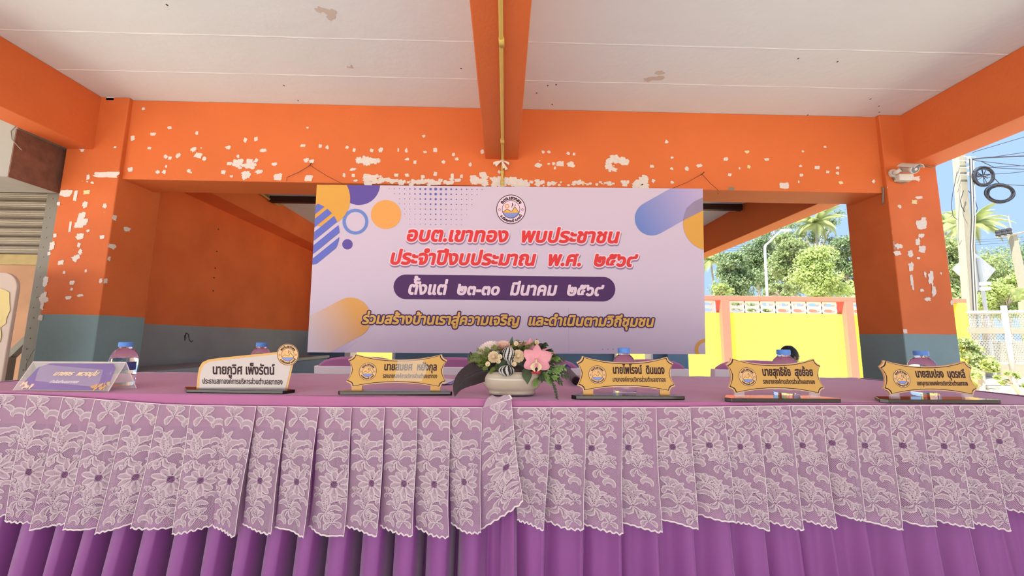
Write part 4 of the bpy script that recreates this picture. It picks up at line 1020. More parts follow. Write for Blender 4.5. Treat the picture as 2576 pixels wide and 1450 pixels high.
quadplate('front_panel', [A0, A1, T1, T0], 'clear_acrylic', .0015, t)
quadplate('back_panel', [B0, B1, T1, T0], 'clear_acrylic', .0012, t)
nrm = (A1-A0).cross(T0-A0).normalized()
if nrm.y > 0: nrm = -nrm
qf = lambda u, v, w=0: A0.lerp(A1, u).lerp(T0.lerp(T1, u), v)+nrm*(.002+w)
mb = MB(); mb.add([qf(*p) for p in ((.10, .03), (.90, .03), (.97, .25), (.93, .78), (.88, .93), (.20, .93), (.10, .78), (.06, .25))], [tuple(range(8))]); mb.build('printed_sheet', 'purple_sheet', t)
for xx in (0, 1):
    rr = random.Random(xx+2); mb = MB()
    for k in range(26):
        u0 = (.05+.13*rr.random() if xx == 0 else .80+.17*rr.random()); v0 = .04+.33*rr.random()*(abs(u0-.5)*2.2-.3); s_ = .012+.012*rr.random()
        mb.add([qf(u0+s_*math.cos(a)*.5, v0+s_*2.6*math.sin(a), .0004+.00002*k) for a in np.linspace(0, 5.2, 6)], [tuple(range(6))])
    mb.build('gold_flourish', 'gold_rim' if xx else 'cream_ink', t)
L_ = (A1-A0).length; Hh = (T0-A0).length
mb = MB(); text_layer(mb, 'นายจร  พวงมุ่น', lambda u, v, w: qf(.31+u/L_, .50+v/Hh, .0006+w), L_*.47, .013, .0011, .5); mb.build('lettering', 'cream_ink', t)
mb = MB(); text_layer(mb, 'กำนันตำบลเขาทอง', lambda u, v, w: qf(.33+u/L_, .24+v/Hh, .0006+w), L_*.30, .008, .0006, .4); mb.build('lettering', 'pale_ink', t)
for (P, Q) in ((A1, T1), (T1, B1), (T0, T1), (A0, T0)): MB().tube([P, Q], .0013, 5).build('edge', 'clear_edge', t)

# ================================================================ bottles
def bottle():
    t = thing('water_bottle', '', 'bottle', (0, 0, 0), 'water bottles behind the name plaques')
    prof = [(.001, .001), (.024, 0), (.030, .003), (.0315, .010), (.0305, .014), (.0315, .018), (.0305, .024), (.0315, .030), (.0305, .036), (.0315, .042), (.0325, .060), (.0325, .075), (.0300, .090), (.024, .101), (.0165, .108), (.0145, .112), (.0145, .120)]
    MB().lathe(prof, (0, 0, 0), 32).build('bottle_body', 'bottle_plastic', t, smooth=True)
    MB().lathe([(.0155, .108), (.0155, .111)], (0, 0, 0), 24).build('neck_ring', 'bottle_plastic', t, smooth=True)
    MB().lathe([(.0165, .113), (.0168, .115), (.0168, .125), (.0155, .127), (.001, .1272)], (0, 0, 0), 32).build('cap', 'bottle_cap', t, smooth=False)
    mb = MB(); mb.add([(.0328*math.cos(a), .0328*math.sin(a), z) for z in (.046, .070) for a in np.linspace(-2.6, .2, 20)], [(i, i+1, 21+i, 20+i) for i in range(19)]); mb.build('label_band', 'bottle_label', t)
    return t
bt = bottle(); first = True
for (px, y, lab) in ((312, 1.23, 'blue-capped water bottle behind the violet printed name stand'), (655, 1.40, 'blue-capped water bottle behind the white crest plaque'), (1570, 1.12, 'water bottle whose foot shows under the plaque beside the microphone'),
                     (1972, 1.11, 'water bottle in front of the crouching person beyond the table'), (2318, 1.14, 'water bottle behind the plaque at the open yard end')):
    P = at(px, 905, Y=y); loc = (P.x, P.y, TZ+.0025)
    if first: bt.location = loc; bt['label'] = lab; first = False
    else: copy_tree(bt, None, loc, px*.01, lab)
# ================================================================ flower bowl
FY = 1.105
fb = thing('flower_arrangement', 'cream ceramic bowl of pink orchid and white flowers at the middle of the table', 'flowers', tuple(at(1287, 995, Y=FY)))
fb.location.z = TZ; fb['_o'] = tuple(fb.location)
bc = Vector(fb.location)
mb = MB(); hwb = .0825
prof = [(.001, .006), (.55, .004), (.70, .001), (.755, .003), (.765, .008), (.75, .012), (.80, .015), (.89, .022), (.96, .032), (1.0, .043), (.985, .051), (.93, .058), (.84, .062), (.76, .063), (.72, .059), (.60, .052), (.001, .050)]
mb.lathe([(r*hwb, z) for r, z in prof], bc+Vector((0, 0, .003)), 56, sx=1, sy=.62, pw=2.6, cap=True); mb.build('ceramic_bowl', 'ceramic', fb, smooth=True)
mb = MB(); mb.lathe([(.042, .045), (.050, .065), (.035, .085), (.001, .09)], bc, 24, sx=1.3, sy=.8); mb.build('floral_foam', 'leaf_dark', fb, smooth=True)
def F(px, py, dy=0): return at(px, py, Y=FY+dy)
def leafsurf(pts, ws, fold=.25, matn='leaf_dark', par=fb, name='leaf', n=16, facing=Vector((0, -1, 0)), tilt=0):
    """leaf through control points (world) with half widths"""
    pts = [Vector(p) for p in pts]
    def cr(P, t):
        k = len(P)-1; f = t*k; i = min(int(f), k-1); f -= i
        p0 = P[max(i-1, 0)]; p1 = P[i]; p2 = P[i+1]; p3 = P[min(i+2, k)]
        return .5*((2*p1)+(p2-p0)*f+(2*p0-5*p1+4*p2-p3)*f*f+(3*p1-p0-3*p2+p3)*f**3)
    W = [Vector((w, 0, 0)) for w in ws]
    def s_(u, v):
        c = cr(pts, v); tt = (cr(pts, min(1, v+.01))-cr(pts, max(0, v-.01))); tt.normalize()
        sd = tt.cross(facing); sd.normalize(); nn = sd.cross(tt)
        if nn.dot(facing) < 0: nn = -nn
        w = max(0, cr(W, v).x); q = (u-.5)*2
        return c+sd*(q*w)-nn*(abs(q)*w*fold)+nn*(.03*w*math.sin(v*30)*abs(q))
    mb = MB(); mb.grid(s_, 6, n); o = mb.build(name, matn, par, smooth=True); return o
bl_ = leafsurf([F(1262, 930, -.01), F(1235, 930, -.03), F(1200, 938, -.05), F(1170, 953, -.065), F(1151, 974, -.075), F(1144, 999, -.08)], [.018, .027, .029, .023, .0125, .0004], .35, 'leaf_dark', name='broad_leaf')
MB().tube([F(1250, 932, -.022), F(1225, 932, -.042), F(1200, 939, -.056), F(1170, 954, -.072), F(1152, 975, -.081)], .0012, 6, r2=.0004).build('midrib', 'trousers', bl_, smooth=True)
for (P, ws, mt) in (
    (((1292, 882, -.0), (1286, 868, -.0), (1289, 847, -.0)), (.004, .0065, .0004), 'leaf_green'),
    (((1340, 882, .01), (1362, 872, .01), (1348, 868, .01)), (.004, .009, .001), 'leaf_dark'),
    (((1295, 885, -.005), (1310, 890, -.01), (1326, 903, -.01)), (.008, .012, .002), 'leaf_dark'),
    (((1375, 905, -.0), (1388, 898, -.01), (1404, 895, -.015)), (.006, .010, .001), 'leaf_green'),
    (((1322, 928, -.05), (1326, 945, -.066), (1327, 968, -.070)), (.010, .0125, .0004), 'leaf_green'),
    (((1188, 905, -.02), (1185, 893, -.02), (1183, 885, -.02)), (.004, .004, .0003), 'leaf_dark'),
    (((1180, 910, -.02), (1179, 900, -.02), (1178, 891, -.02)), (.003, .004, .0003), 'leaf_green'),
    (((1262, 890, .0), (1275, 876, .0), (1290, 872, .0)), (.008, .012, .003), 'leaf_dark'),
    (((1345, 925, -.03), (1362, 905, -.04), (1340, 885, -.02)), (.010, .016, .003), 'leaf_dark'),
    (((1238, 905, -.01), (1262, 915, -.02), (1278, 905, -.02)), (.012, .018, .006), 'leaf_dark'),
    (((1282, 925, -.025), (1300, 915, -.03), (1318, 900, -.03)), (.012, .018, .006), 'leaf_green'), (((1318, 940, -.02), (1320, 925, -.03), (1322, 905, -.03)), (.012, .020, .010), 'leaf_dark'),
    (((1255, 940, -.03), (1262, 925, -.035), (1275, 905, -.035)), (.010, .018, .006), 'leaf_green'), (((1340, 955, -.02), (1352, 940, -.03), (1372, 925, -.03)), (.012, .020, .010), 'leaf_dark'),
    (((1262, 900, .01), (1300, 885, .01), (1340, 880, .01)), (.015, .026, .012), 'leaf_dark')):
    leafsurf([F(*p) for p in P], list(ws), .3, mt)
# sprigs of narrow leaves
def sprig(name, P, n, ll, w, matn, seed, droop=0, spread=1.0):
    r_ = random.Random(seed); mb = MB(); P = [Vector(p) for p in P]
    for i in range(n):
        t = (i+.5)/n; k = len(P)-1; f = t*k; j = min(int(f), k-1); c = P[j].lerp(P[j+1], f-j); ax = (P[j+1]-P[j]).normalized()
        sgn = 1 if i % 2 else -1
        side = Vector((-ax.z, 0, ax.x))*sgn
        d = (ax*(.5+.3*r_.random())+side*spread*(.5+.6*r_.random())+Vector((0, -.6*r_.random()+.1, -droop))).normalized()
        l = ll*(.7+.5*r_.random())*(1-.4*t); nn = d.cross(Vector((0, -1, 0)) if abs(d.y) < .9 else Vector((0, 0, 1))).normalized()
        m1 = c+d*l*.45
        mb.add([c, m1+nn*w, c+d*l, m1-nn*w, m1+Vector((0, -w*.5, 0))], [(0, 1, 4), (1, 2, 4), (2, 3, 4), (3, 0, 4)])
    mb.tube(P, .0012, 5); return mb.build(name, matn, fb)
rr = random.Random(9)
for i, (a, b_) in enumerate((((1235, 908), (1178, 915)), ((1240, 900), (1184, 898)), ((1238, 912), (1190, 925)), ((1236, 898), (1200, 880)), ((1245, 905), (1205, 900)), ((1235, 915), (1215, 932)), ((1240, 890), (1222, 878)), ((1262, 888), (1240, 872)), ((1255, 918), (1232, 938)), ((1230, 905), (1196, 908)), ((1240, 912), (1182, 906)), ((1225, 900), (1188, 892)))):
    sprig('fern_sprig', [F(*a, -.02), F((a[0]+b_[0])/2, (a[1]+b_[1])/2-2, -.035-.002*i), F(*b_, -.04)], 30, .012, .0011, 'fern_green', i, 0, 1.1)
for i, (a, b_) in enumerate((((1300, 890), (1318, 862)), ((1310, 885), (1330, 872)), ((1300, 875), (1302, 858)), ((1345, 870), (1352, 858)), ((1320, 880), (1345, 862)), ((1300, 880), (1290, 868)), ((1292, 905), (1278, 918)), ((1310, 920), (1290, 935)), ((1262, 905), (1250, 925)))):
    sprig('fern_sprig', [F(*a, -.0), F((a[0]+b_[0])/2, (a[1]+b_[1])/2-2, -.012), F(*b_, -.01)], 26, .010, .0011, 'fern_green', i+40, 0, 1.0)
for i, (a, b_, mt) in enumerate((((1370, 925), (1415, 905), 'leaf_green'), ((1375, 935), (1430, 948), 'leaf_green'), ((1370, 930), (1420, 925), 'bright_green'), ((1360, 935), (1385, 962), 'bright_green'), ((1368, 940), (1412, 962), 'leaf_green'), ((1380, 925), (1405, 935), 'bright_green'), ((1360, 880), (1372, 865), 'leaf_green'), ((1372, 890), (1385, 880), 'leaf_green'), ((1360, 945), (1345, 968), 'bright_green'), ((1375, 945), (1398, 950), 'bright_green'), ((1355, 930), (1365, 955), 'leaf_green'), ((1385, 915), (1402, 900), 'bright_green'))):
    sprig('leaf_sprig', [F(*a, -.02), F((a[0]+b_[0])/2, (a[1]+b_[1])/2-3, -.04), F(*b_, -.05)], 13, .022, .0035, mt, i+80, .15, .7)
sprig('drooping_frond', [F(1380, 945, -.04), F(1392, 968, -.06), F(1398, 985, -.07), F(1401, 1004, -.078)], 34, .008, .0016, 'leaf_green', 7, .0, 1.2)
# many petalled blooms
def bloom(name, c, rad, n, layers, matn, facing, seed, cup=.5, pw=.22, core=None):
    r_ = random.Random(seed); facing = facing.normalized(); a = facing.orthogonal().normalized(); b = facing.cross(a); mb = MB()
    for L in range(layers):
        q = L/max(1, layers-1) if layers > 1 else 0
        rl = rad*(1-.62*q)
        for i in range(int(n*(1-.4*q))):
            t = 2*math.pi*(i+.5*L+.3*r_.random())/int(n*(1-.4*q)); d = a*math.cos(t)+b*math.sin(t)
            lift = cup*(.25+.9*q); sd = facing.cross(d)
            w = rad*pw*(1+.3*r_.random())
            def s_(u, v, d=d, sd=sd, rl=rl, lift=lift, w=w):
                ww = w*math.sin(math.pi*min(.93, .12+.75*v))
                return c+d*(rl*v*(1-.25*lift*v))+facing*(rl*lift*v*v*.9+rl*.15*q)+sd*((u-.5)*2*ww)+facing*(.25*ww*abs(u-.5)*2)
            mb.grid(s_, 2, 4)
    o = mb.build(name, matn, fb, smooth=True); return o
bloom('chrysanthemum', F(1231, 882, -.0), .033, 26, 4, 'petal_white', Vector((-.3, -.7, .75)), 1, .7, .13)
bloom('rose', F(1266, 876, -.0), .027, 9, 4, 'petal_peach', Vector((0, -.6, .8)), 2, .9, .42)
bloom('carnation', F(1242, 899, -.045), .016, 14, 4, 'petal_cream', Vector((-.2, -1, .2)), 3, .9, .28)
bloom('carnation', F(1303, 897, -.045), .018, 14, 4, 'petal_cream', Vector((.1, -1, .25)), 4, .9, .28)
for i, (px, py) in enumerate(((1251, 911), (1230, 918), (1290, 918), (1300, 867), (1260, 900), (1349, 864))):
    c = F(px, py, -.055 if py > 890 else -.02)
    MB().lathe([(.0015, 0), (.0035, .003), (.0058, .008), (.0064, .011), (.0050, .0105), (.003, .005), (.0005, .003)], c, 14, Mx=Vector((random.Random(i).uniform(-.4, .4), -1, .25)).to_track_quat('Z', 'Y').to_matrix(), cap=False).build('small_cup_flower', 'petal_cream', fb, smooth=True)
def striped(c, rx, rz, seed):
    mb = MB(); r_ = random.Random(seed); n = 72; mseg = 22; base = len(mb.v)
    vs = []
    for j in range(mseg+1):
        ph = math.pi*j/mseg
        for i in range(n):
            th = 2*math.pi*i/n+.35*math.sin(ph*2+seed)
            k = 1+.10*math.cos(th*6)
            vs.append(c+Vector((rx*math.sin(ph)*math.cos(th)*k, rx*.8*math.sin(ph)*math.sin(th)*k, rz*math.cos(ph))))
    fs = [(j*n+i, j*n+(i+1) % n, (j+1)*n+(i+1) % n, (j+1)*n+i) for j in range(mseg) for i in range(n)]
    mb.add(vs, fs); mb.m = [1 if math.sin(2*math.pi*i/n*9+1.6*math.sin(j*.28+seed)+seed) > -.15 else 0 for j in range(mseg) for i in range(n)]
    return mb.build('striped_bud', ['bud_black', 'bud_white'], fb, smooth=True)
striped(F(1279, 891, -.05), .015, .019, 0); striped(F(1274, 933, -.055), .0185, .014, 2); striped(F(1285, 910, -.045), .009, .011, 1)
def orchid(c, s_, facing, par, seed=0, lipm='petal_cream', angs=(88, 140, 28, 205, -28), name='orchid'):
    facing = facing.normalized(); a = Vector((1, 0, 0)); a = (a-facing*a.dot(facing)).normalized(); b = a.cross(facing)*-1
    if b.z < 0: b = -b
    o = None; objs = []
    for k, ang in enumerate(angs):
        t = R(ang); d = a*math.cos(t)+b*math.sin(t); sd = facing.cross(d)
        L = s_*(1.0 if k in (0, 1, 2) else .85); w = s_*(.36 if k else .30)*(1.15 if k == 2 else 1)
        def f(u, v, d=d, sd=sd, L=L, w=w):
            ww = w*math.sin(math.pi*min(.985, .10+.86*v**.85))**.7; q = (u-.5)*2
            return c+d*(L*v)+sd*(q*ww)+facing*(.30*L*v*(1-v)*1.5-.16*L*v*v-.22*ww*abs(q)**2+.03*L*math.sin(v*9+q*3))
        mb = MB(); mb.grid(f, 6, 9)
        if o is None: o = mb.build(name, 'petal_pink', fb, smooth=True)
        else: mb.build('petal', 'petal_pink', o, smooth=True)
    mb = MB(); dn = (-b*.9+facing*.35).normalized()
    for q0 in (-1, 1):
        mb.grid(lambda u, v, q0=q0: c+facing*(.10*s_)+dn*(s_*.72*v)+a*(q0*s_*.34*math.sin(math.pi*min(1, v*.95))*(.3+.7*u))+facing*(s_*.28*math.sin(math.pi*u*.5)*math.sin(math.pi*v)), 4, 8)
    mb.build('lip', lipm, o, smooth=True)
    mb = MB(); mb.grid(lambda u, v: c+dn*(s_*.66)+facing*(.12*s_+.05*s_*math.sin(u*20))+a*((u-.5)*s_*.5)+dn*(v*s_*.16+.02*s_*math.sin(u*25)), 16, 2); mb.build('lip_edge', 'petal_red', o, smooth=True)
    mb = MB(); mb.tube([c+facing*.08*s_+b*.12*s_, c+facing*.32*s_+b*.02*s_, c+facing*.42*s_-b*.15*s_], .06*s_, 8, r2=.04*s_); mb.build('column', 'petal_cream', o, smooth=True)
    return o
orchid(F(1350, 909, -.075), .042, Vector((-.15, -1, .1)), fb)
orchid(F(1383, 895, -.0), .030, Vector((.5, -.7, .5)), fb, 1, angs=(110, 160, 40, 230, -10))
orchid(F(1318, 866, .01), .026, Vector((-.1, -.3, 1)), fb, 2, angs=(80, 150, 20, 205, -30))
leafsurf([F(1325, 884, .0), F(1333, 872, -.0), F(1334, 851, -.0)], [.008, .013, .001], .3, 'petal_pink', name='petal')

# microphone
mc = thing('microphone', 'black handheld microphone lying behind the flower bowl', 'microphone', tuple(at(1440, 955, Z=TZ)))
m0, m1 = at(1424, 930, Z=TZ+.021), at(1449, 958, Z=TZ+.018)
mb = MB(); mb.tube([m0, m0.lerp(m1, .45), m0.lerp(m1, .8), m1, m1+(m1-m0).normalized()*.006], lambda t: .0155-.002*t, 20); mb.build('handle', 'mic_body', mc, smooth=True)
dd = (m1-m0).normalized(); MB().tube([m1+dd*.001, m1+dd*.012], .0105, 18).build('end_cap', 'black_gloss', mc, smooth=False)
MB().tube([m0-dd*.016, m0-dd*.004, m0+dd*.004], .0215, 7).build('anti_roll_ring', 'mic_blue', mc)
mb = MB(); rot = dd.to_track_quat('Z', 'Y').to_matrix(); mb.lathe([(.001, -.05), (.012, -.047), (.019, -.038), (.021, -.028), (.017, -.014)], m0, 18, Mx=rot); mb.build('grille', 'steel_grey', mc, smooth=True)
# papers
for i, (P, mt, lab) in enumerate(((((1085, 965), (1135, 968), (1150, 957), (1090, 955)), 'paper_blue', 'blue-edged sheet under the white papers between plaque and flower bowl'), (((1080, 961), (1118, 968), (1146, 956), (1085, 951)), 'paper', 'white paper sheet lying between the taped plaque and the dark leaf'))):
    mb = MB(); Q = [at(px, py, Z=TZ+.003+.002*i) for px, py in P]; Q2 = [q+Vector((0, 0, .0012)) for q in Q]
    mb.add(Q+Q2, [(3, 2, 1, 0), (4, 5, 6, 7), (0, 1, 5, 4), (1, 2, 6, 5), (2, 3, 7, 6), (3, 0, 4, 7)]); o = mb.build('paper_sheet', mt); tag(o, lab, 'paper', 'papers beside the flower bowl')

# ================================================================ covered chairs
def chair():
    t = thing('covered_chair', '', 'chair', (0, 0, 0), 'purple covered chairs behind the table')
    def out(w, h0, h1, r, k):
        P = [(-w, h0)]
        for i in range(13): a = math.pi-math.pi*i/12; P.append((w*math.copysign(abs(math.cos(a))**.62, math.cos(a)), h1-r+r*abs(math.sin(a))**.75))
        P.append((w, h0)); return P
    lean = lambda u, v, w: Vector((u, -.16-(v-.45)*.16-w, v))
    MB().prism(out(.225, .43, .80, .10, 0)[::-1], lean, .05).build('backrest', 'chair_purple', t, bevel=.012)
    MB().prism([(-.228, .69), (.228, .69), (.228, .75), (-.228, .75)][::-1], lambda u, v, w: lean(u, v, w-.003), .056).build('lace_band', 'chair_lace', t, bevel=.004)
    mb = MB(); mb.prism(circ(0, 0, .225, .225, 28), lambda u, v, w: Vector((math.copysign(min(abs(u)*1.15, .225), u), .02+math.copysign(min(abs(v)*1.1, .22), v), .40+w)), .06); mb.build('seat', 'chair_purple', t, bevel=.012)
    mb = MB(); mb.grid(lambda u, v: Vector((.22*math.cos(2*math.pi*u)*(1+.06*v*math.sin(u*60)), .02+.21*math.sin(2*math.pi*u)*(1+.06*v*math.sin(u*60)), .41-.34*v)), 96, 4); mb.build('seat_skirt', 'chair_purple', t, smooth=True)
    for x in (-.18, .18):
        for y in (-.15, .19): MB().tube([(x, y, .0), (x*.95, y, .41)], .012, 8).build('leg', 'galvanised', t, smooth=True)
    return t
ch = chair(); Yk = 2.28
for i, (px, rz, lab) in enumerate(((918, 0, 'covered chair behind the taped gold plaque'), (1142, .03, 'covered chair behind the large dark leaf of the bowl'), (1355, -.04, 'covered chair behind the pink orchid and microphone'), (1607, .05, 'covered chair behind the plaque beside the microphone'), (1880, -.05, 'covered chair behind the clear-footed plaque near the crouching person'))):
    P = at(px, 905, Y=Yk); loc = (P.x, Yk-.05+.2, 0)
    if i == 0: ch.location = loc; ch.rotation_euler = (0, 0, rz+math.pi*0); ch['label'] = lab
    else: copy_tree(ch, None, loc, rz, lab)

# ================================================================ crouching person beyond the table
pc = at(1972, 900, Y=4.55)
pr = thing('person', 'person in dark shirt with short black hair crouching beyond the table', 'person', (pc.x, 4.55, 0))
def skinned(name, V, E_, rad, matn, par, root=0, sub=2):
    me = bpy.data.meshes.new(name); o0 = Vector(par['_o']); me.from_pydata([tuple(Vector(v)) for v in V], E_, []); me.materials.append(MATS[matn])
    o = bpy.data.objects.new(name, me); COL.objects.link(o); o.parent = par
    sk = o.modifiers.new('skin', 'SKIN'); ss = o.modifiers.new('sub', 'SUBSURF'); ss.levels = ss.render_levels = sub
    for i, r_ in enumerate(rad): me.skin_vertices[0].data[i].radius = (r_, r_) if not isinstance(r_, tuple) else r_
    me.skin_vertices[0].data[root].use_root = True
    return o
# seated cross-legged, facing +x; local coordinates
V = [(0, 0, .10), (.0, 0, .22), (.02, 0, .36), (.03, 0, .50), (.045, 0, .57), (.055, 0, .62),
     (.03, -.15, .50), (.10, -.20, .33), (.26, -.14, .22), (.03, .15, .50), (.10, .20, .33), (.26, .14, .22),
     (.16, -.20, .12), (.36, -.24, .09), (.30, .02, .05), (.16, .20, .12), (.36, .24, .09), (.34, -.02, .06)]
E_ = [(0, 1), (1, 2), (2, 3), (3, 4), (4, 5), (3, 6), (6, 7), (7, 8), (3, 9), (9, 10), (10, 11), (0, 12), (12, 13), (13, 14), (0, 15), (15, 16), (16, 17)]
rad = [(.13, .11), (.13, .10), (.135, .10), (.11, .085), .05, .045, .06, .045, .03, .06, .045, .03, .085, .06, .04, .085, .06, .04]
skinned('body', V, E_, rad, 'shirt', pr)
mb = MB(); hc = Vector((pc.x+.07, 4.55, .735))
def head(u, v):
    th = 2*math.pi*u; ph = math.pi*v
    x = math.sin(ph)*math.cos(th); y = math.sin(ph)*math.sin(th); z = math.cos(ph)
    r_ = Vector((.095*x, .074*y, .112*z))
    if x > .6 and -.25 < z < .15: r_.x += .018*math.exp(-((y/.22)**2))*(1-abs(z+.08)*3 if abs(z+.08) < .33 else 0)
    if z < -.3 and x > 0: r_.x *= .95; r_.y *= .80
    if z < -.3 and x < 0: r_.x *= .7
    return hc+r_
mb.grid(head, 28, 20); hd = mb.build('head', 'skin', pr, smooth=True)
mb = MB(); mb.grid(lambda u, v: hc+Vector((-.012, 0, .012))+Vector((.100*math.sin(math.pi*.62*v)*math.cos(2*math.pi*u), .082*math.sin(math.pi*.62*v)*math.sin(2*math.pi*u), .116*math.cos(math.pi*.62*v)))*(1+.03*math.sin(u*70)*math.sin(v*30)), 32, 12); mb.build('hair', 'hair', hd, smooth=True)
for s_ in (-1, 1):
    MB().lathe([(.001, 0), (.018, .002), (.022, .008), (.012, .012)], hc+Vector((-.005, s_*.072, -.01)), 12, Mx=Matrix.Rotation(R(-90*s_), 3, 'X'), sx=.6).build('ear', 'skin', hd, smooth=True)
    MB().lathe([(.001, -.008), (.006, -.005), (.009, 0), (.006, .005), (.001, .008)], hc+Vector((.084, s_*.030, .008)), 10).build('eye', 'bud_white', hd, smooth=True)
MB().tube([hc+Vector((.088, -.022, -.048)), hc+Vector((.094, 0, -.046)), hc+Vector((.088, .022, -.048))], .005, 6).build('mouth', 'petal_red', hd, smooth=True)
for s_ in (-1, 1):
    for k in range(4):
        b0 = Vector((pc.x+.26, 4.55+s_*.14, .22)); d = Vector((.8, -s_*.25+(k-1.5)*.25, -.35)).normalized()
        MB().tube([b0-d*.02, b0+d*.035, b0+d*(.055+.006*(k % 2))+Vector((0, 0, -.012)), b0+d*(.07+.006*(k % 2))+Vector((0, 0, -.03))], .0085, 7, r2=.007).build('finger', 'skin', pr, smooth=True)

# ================================================================ OUTDOORS
GZ = -.125
YW = 9.7
yw = thing('boundary_wall', 'sunlit yellow boundary wall with pink posts and pierced white blocks', 'wall', (8, YW, GZ))
x_end = 11.3
MB().box(-9, x_end, YW, YW+.12, GZ, 1.60).build('yellow_panel', 'yellow_wall', yw)
MB().box(-9.2, x_end+.12, YW-.10, YW+.18, 1.895, 2.01).build('top_rail', 'pink_paint', yw, bevel=.01)
posts = [5.38-3.06*k for k in range(1, 5)]+[5.38, 8.44]
for x in posts: MB().box(x-.10, x+.10, YW-.12, YW+.16, GZ, 1.90).build('post', 'pink_paint', yw, bevel=.008)
MB().box(x_end-.12, x_end+.06, YW-.14, YW+.18, GZ, 1.90).build('end_post', 'yellow_wall', yw, bevel=.01)
def breeze(x0, w_):
    mb = MB(); n = 16; z0, z1 = 1.60, 1.895
    for r_ in range(2):
        za = z0+(z1-z0)*r_/2; zb2 = z0+(z1-z0)*(r_+1)/2; cz = (za+zb2)/2; cx = x0+w_/2
        for yy in (YW+.01, YW+.10):
            vs = []
            for k in range(n):
                t = 2*math.pi*k/n; c_, s_ = math.cos(t), math.sin(t)
                m_ = max(abs(c_)/(w_/2), abs(s_)/((zb2-za)/2)); vs.append((cx+c_/m_, yy, cz+s_/m_))
            for k in range(n):
                t = 2*math.pi*k/n; vs.append((cx+w_*.36*math.copysign(abs(math.cos(t))**.7, math.cos(t)), yy, cz+.043*math.copysign(abs(math.sin(t))**.8, math.sin(t))))
            mb.add(vs, [(k, (k+1) % n, n+(k+1) % n, n+k) for k in range(n)])
        vs = []
        for yy in (YW+.01, YW+.10):
            for k in range(n):
                t = 2*math.pi*k/n; vs.append((cx+w_*.36*math.copysign(abs(math.cos(t))**.7, math.cos(t)), yy, cz+.043*math.copysign(abs(math.sin(t))**.8, math.sin(t))))
        mb.add(vs, [(k, (k+1) % n, n+(k+1) % n, n+k) for k in range(n)])
    return mb
bw = (3.06-.24-.12)/7
proto = None
for x in (5.38-3.06*2, 5.38-3.06, 5.38, 8.44):
    for k in range(7):
        xx = x+.16+bw*k
        if proto is None: proto = breeze(xx, bw).build('pierced_block', 'white_block', yw); px0 = xx
        else: c = proto.copy(); COL.objects.link(c); c.location.x = proto.location.x+(xx-px0)
# roofs of red sheeting beyond the pierced blocks
rs = MB().box(9.9, 17.0, 14.6, 14.7, GZ, 2.12); rs = rs.build('sheet_fence', 'pink_paint'); tag(rs, 'low red sheet fence glimpsed through the pierced blocks', 'fence')

# street lamp
p0 = at(1930, 745, Y=15); p1 = at(1924, 625, Y=15); p2 = at(1932, 612, Y=15); p3 = at(1965, 580, Y=15)
sl_ = thing('street_lamp', 'pale curved street lamp rising behind the yellow wall', 'lamp', (p0.x, 15, GZ))
MB().tube([(p0.x+.02, 15, GZ), p0, p1, at(1926, 617, Y=15), p2, p3], .055, 8, r2=.035).build('pole', 'galvanised', sl_, smooth=True)
MB().box(p3.x-.02, p3.x+.38, 14.93, 15.07, p3.z-.03, p3.z+.05).build('lamp_head', 'galvanised', sl_, bevel=.02)

# big concrete utility pole with cables
UY = 11.6
def up_(px, py, Y=UY): return at(px, py, Y=Y)
b0, t0 = up_(2447, 830), up_(2408, 300)
upo = thing('utility_pole', 'tall concrete utility pole with cable clamps beside the yellow wall end', 'pole', (b0.x, UY, GZ))
top = b0+(t0-b0)*1.15
def beam2(mb, A, B, w, d, mi=0):
    q = [(-w, -d), (w, -d), (w, d), (-w, d)]; mb.add([A+Vector((x, y, 0)) for x, y in q]+[B+Vector((x*.85, y*.85, 0)) for x, y in q], [(0, 1, 5, 4), (1, 2, 6, 5), (2, 3, 7, 6), (3, 0, 4, 7), (4, 5, 6, 7)], mi)
xb = up_(2432, 800).x; A = Vector((xb, UY, GZ)); B = Vector((up_(2417, 380).x, UY, 8.2))
mb = MB(); beam2(mb, A, B, .115, .11); mb.build('pole_shaft', 'concrete', upo)
mb = MB(); beam2(mb, A+Vector((.20, .12, 0)), B+Vector((.19, .12, 0)), .08, .08); mb.build('pole_shaft', 'concrete_shade', upo)
for py in (394, 404, 421, 440): 
    a = up_(2400 if py > 400 else 2425, py, UY-.15); MB().tube([a, up_(2450, py+1, UY-.15), up_(2490 if py > 410 else 2455, py+2, UY-.15)], .012, 6).build('cross_bolt', 'galvanised', upo)
for py in (398, 408, 423, 438): MB().lathe([(.03, 0), (.05, .02), (.03, .04), (.05, .06), (.03, .09)], up_(2438, py+3, UY-.2), 10).build('insulator', 'white_plastic', upo)
MB().box(up_(2452, 0).x-.0, up_(2452, 0).x+.27, UY-.3, UY-.12, up_(0+2450, 765).z, up_(2450, 740).z).build('meter_box', 'concrete', upo, bevel=.01)
for py in (712, 725): MB().box(up_(2450, py).x, up_(2450, py).x+.18, UY-.28, UY-.12, up_(2450, py+8).z, up_(2450, py).z).build('clamp', 'galvanised', upo)
for i, x in enumerate((2446, 2449, 2453, 2443)):
    MB().tube([up_(x-4, 400, UY-.25), up_(x+1, 550, UY-.26), up_(x-2, 620, UY-.25), up_(x+6, 790, UY-.25)], .012+.01*(i == 0), 5).build('down_cable', 'black_cable' if i % 2 else 'concrete_shade', upo)
MB().tube([up_(2408, 432, UY-.2), up_(2396, 490, UY-.2), up_(2393, 520, UY-.2), up_(2398, 545, UY-.2), up_(2408, 553, UY-.2)], .008, 5).build('loop_cable', 'black_cable', upo)
MB().tube([up_(2424, 480, UY-.2), up_(2416, 505, UY-.2), up_(2419, 520, UY-.2), up_(2427, 534, UY-.2)], .010, 5).build('loop_cable', 'black_cable', upo)
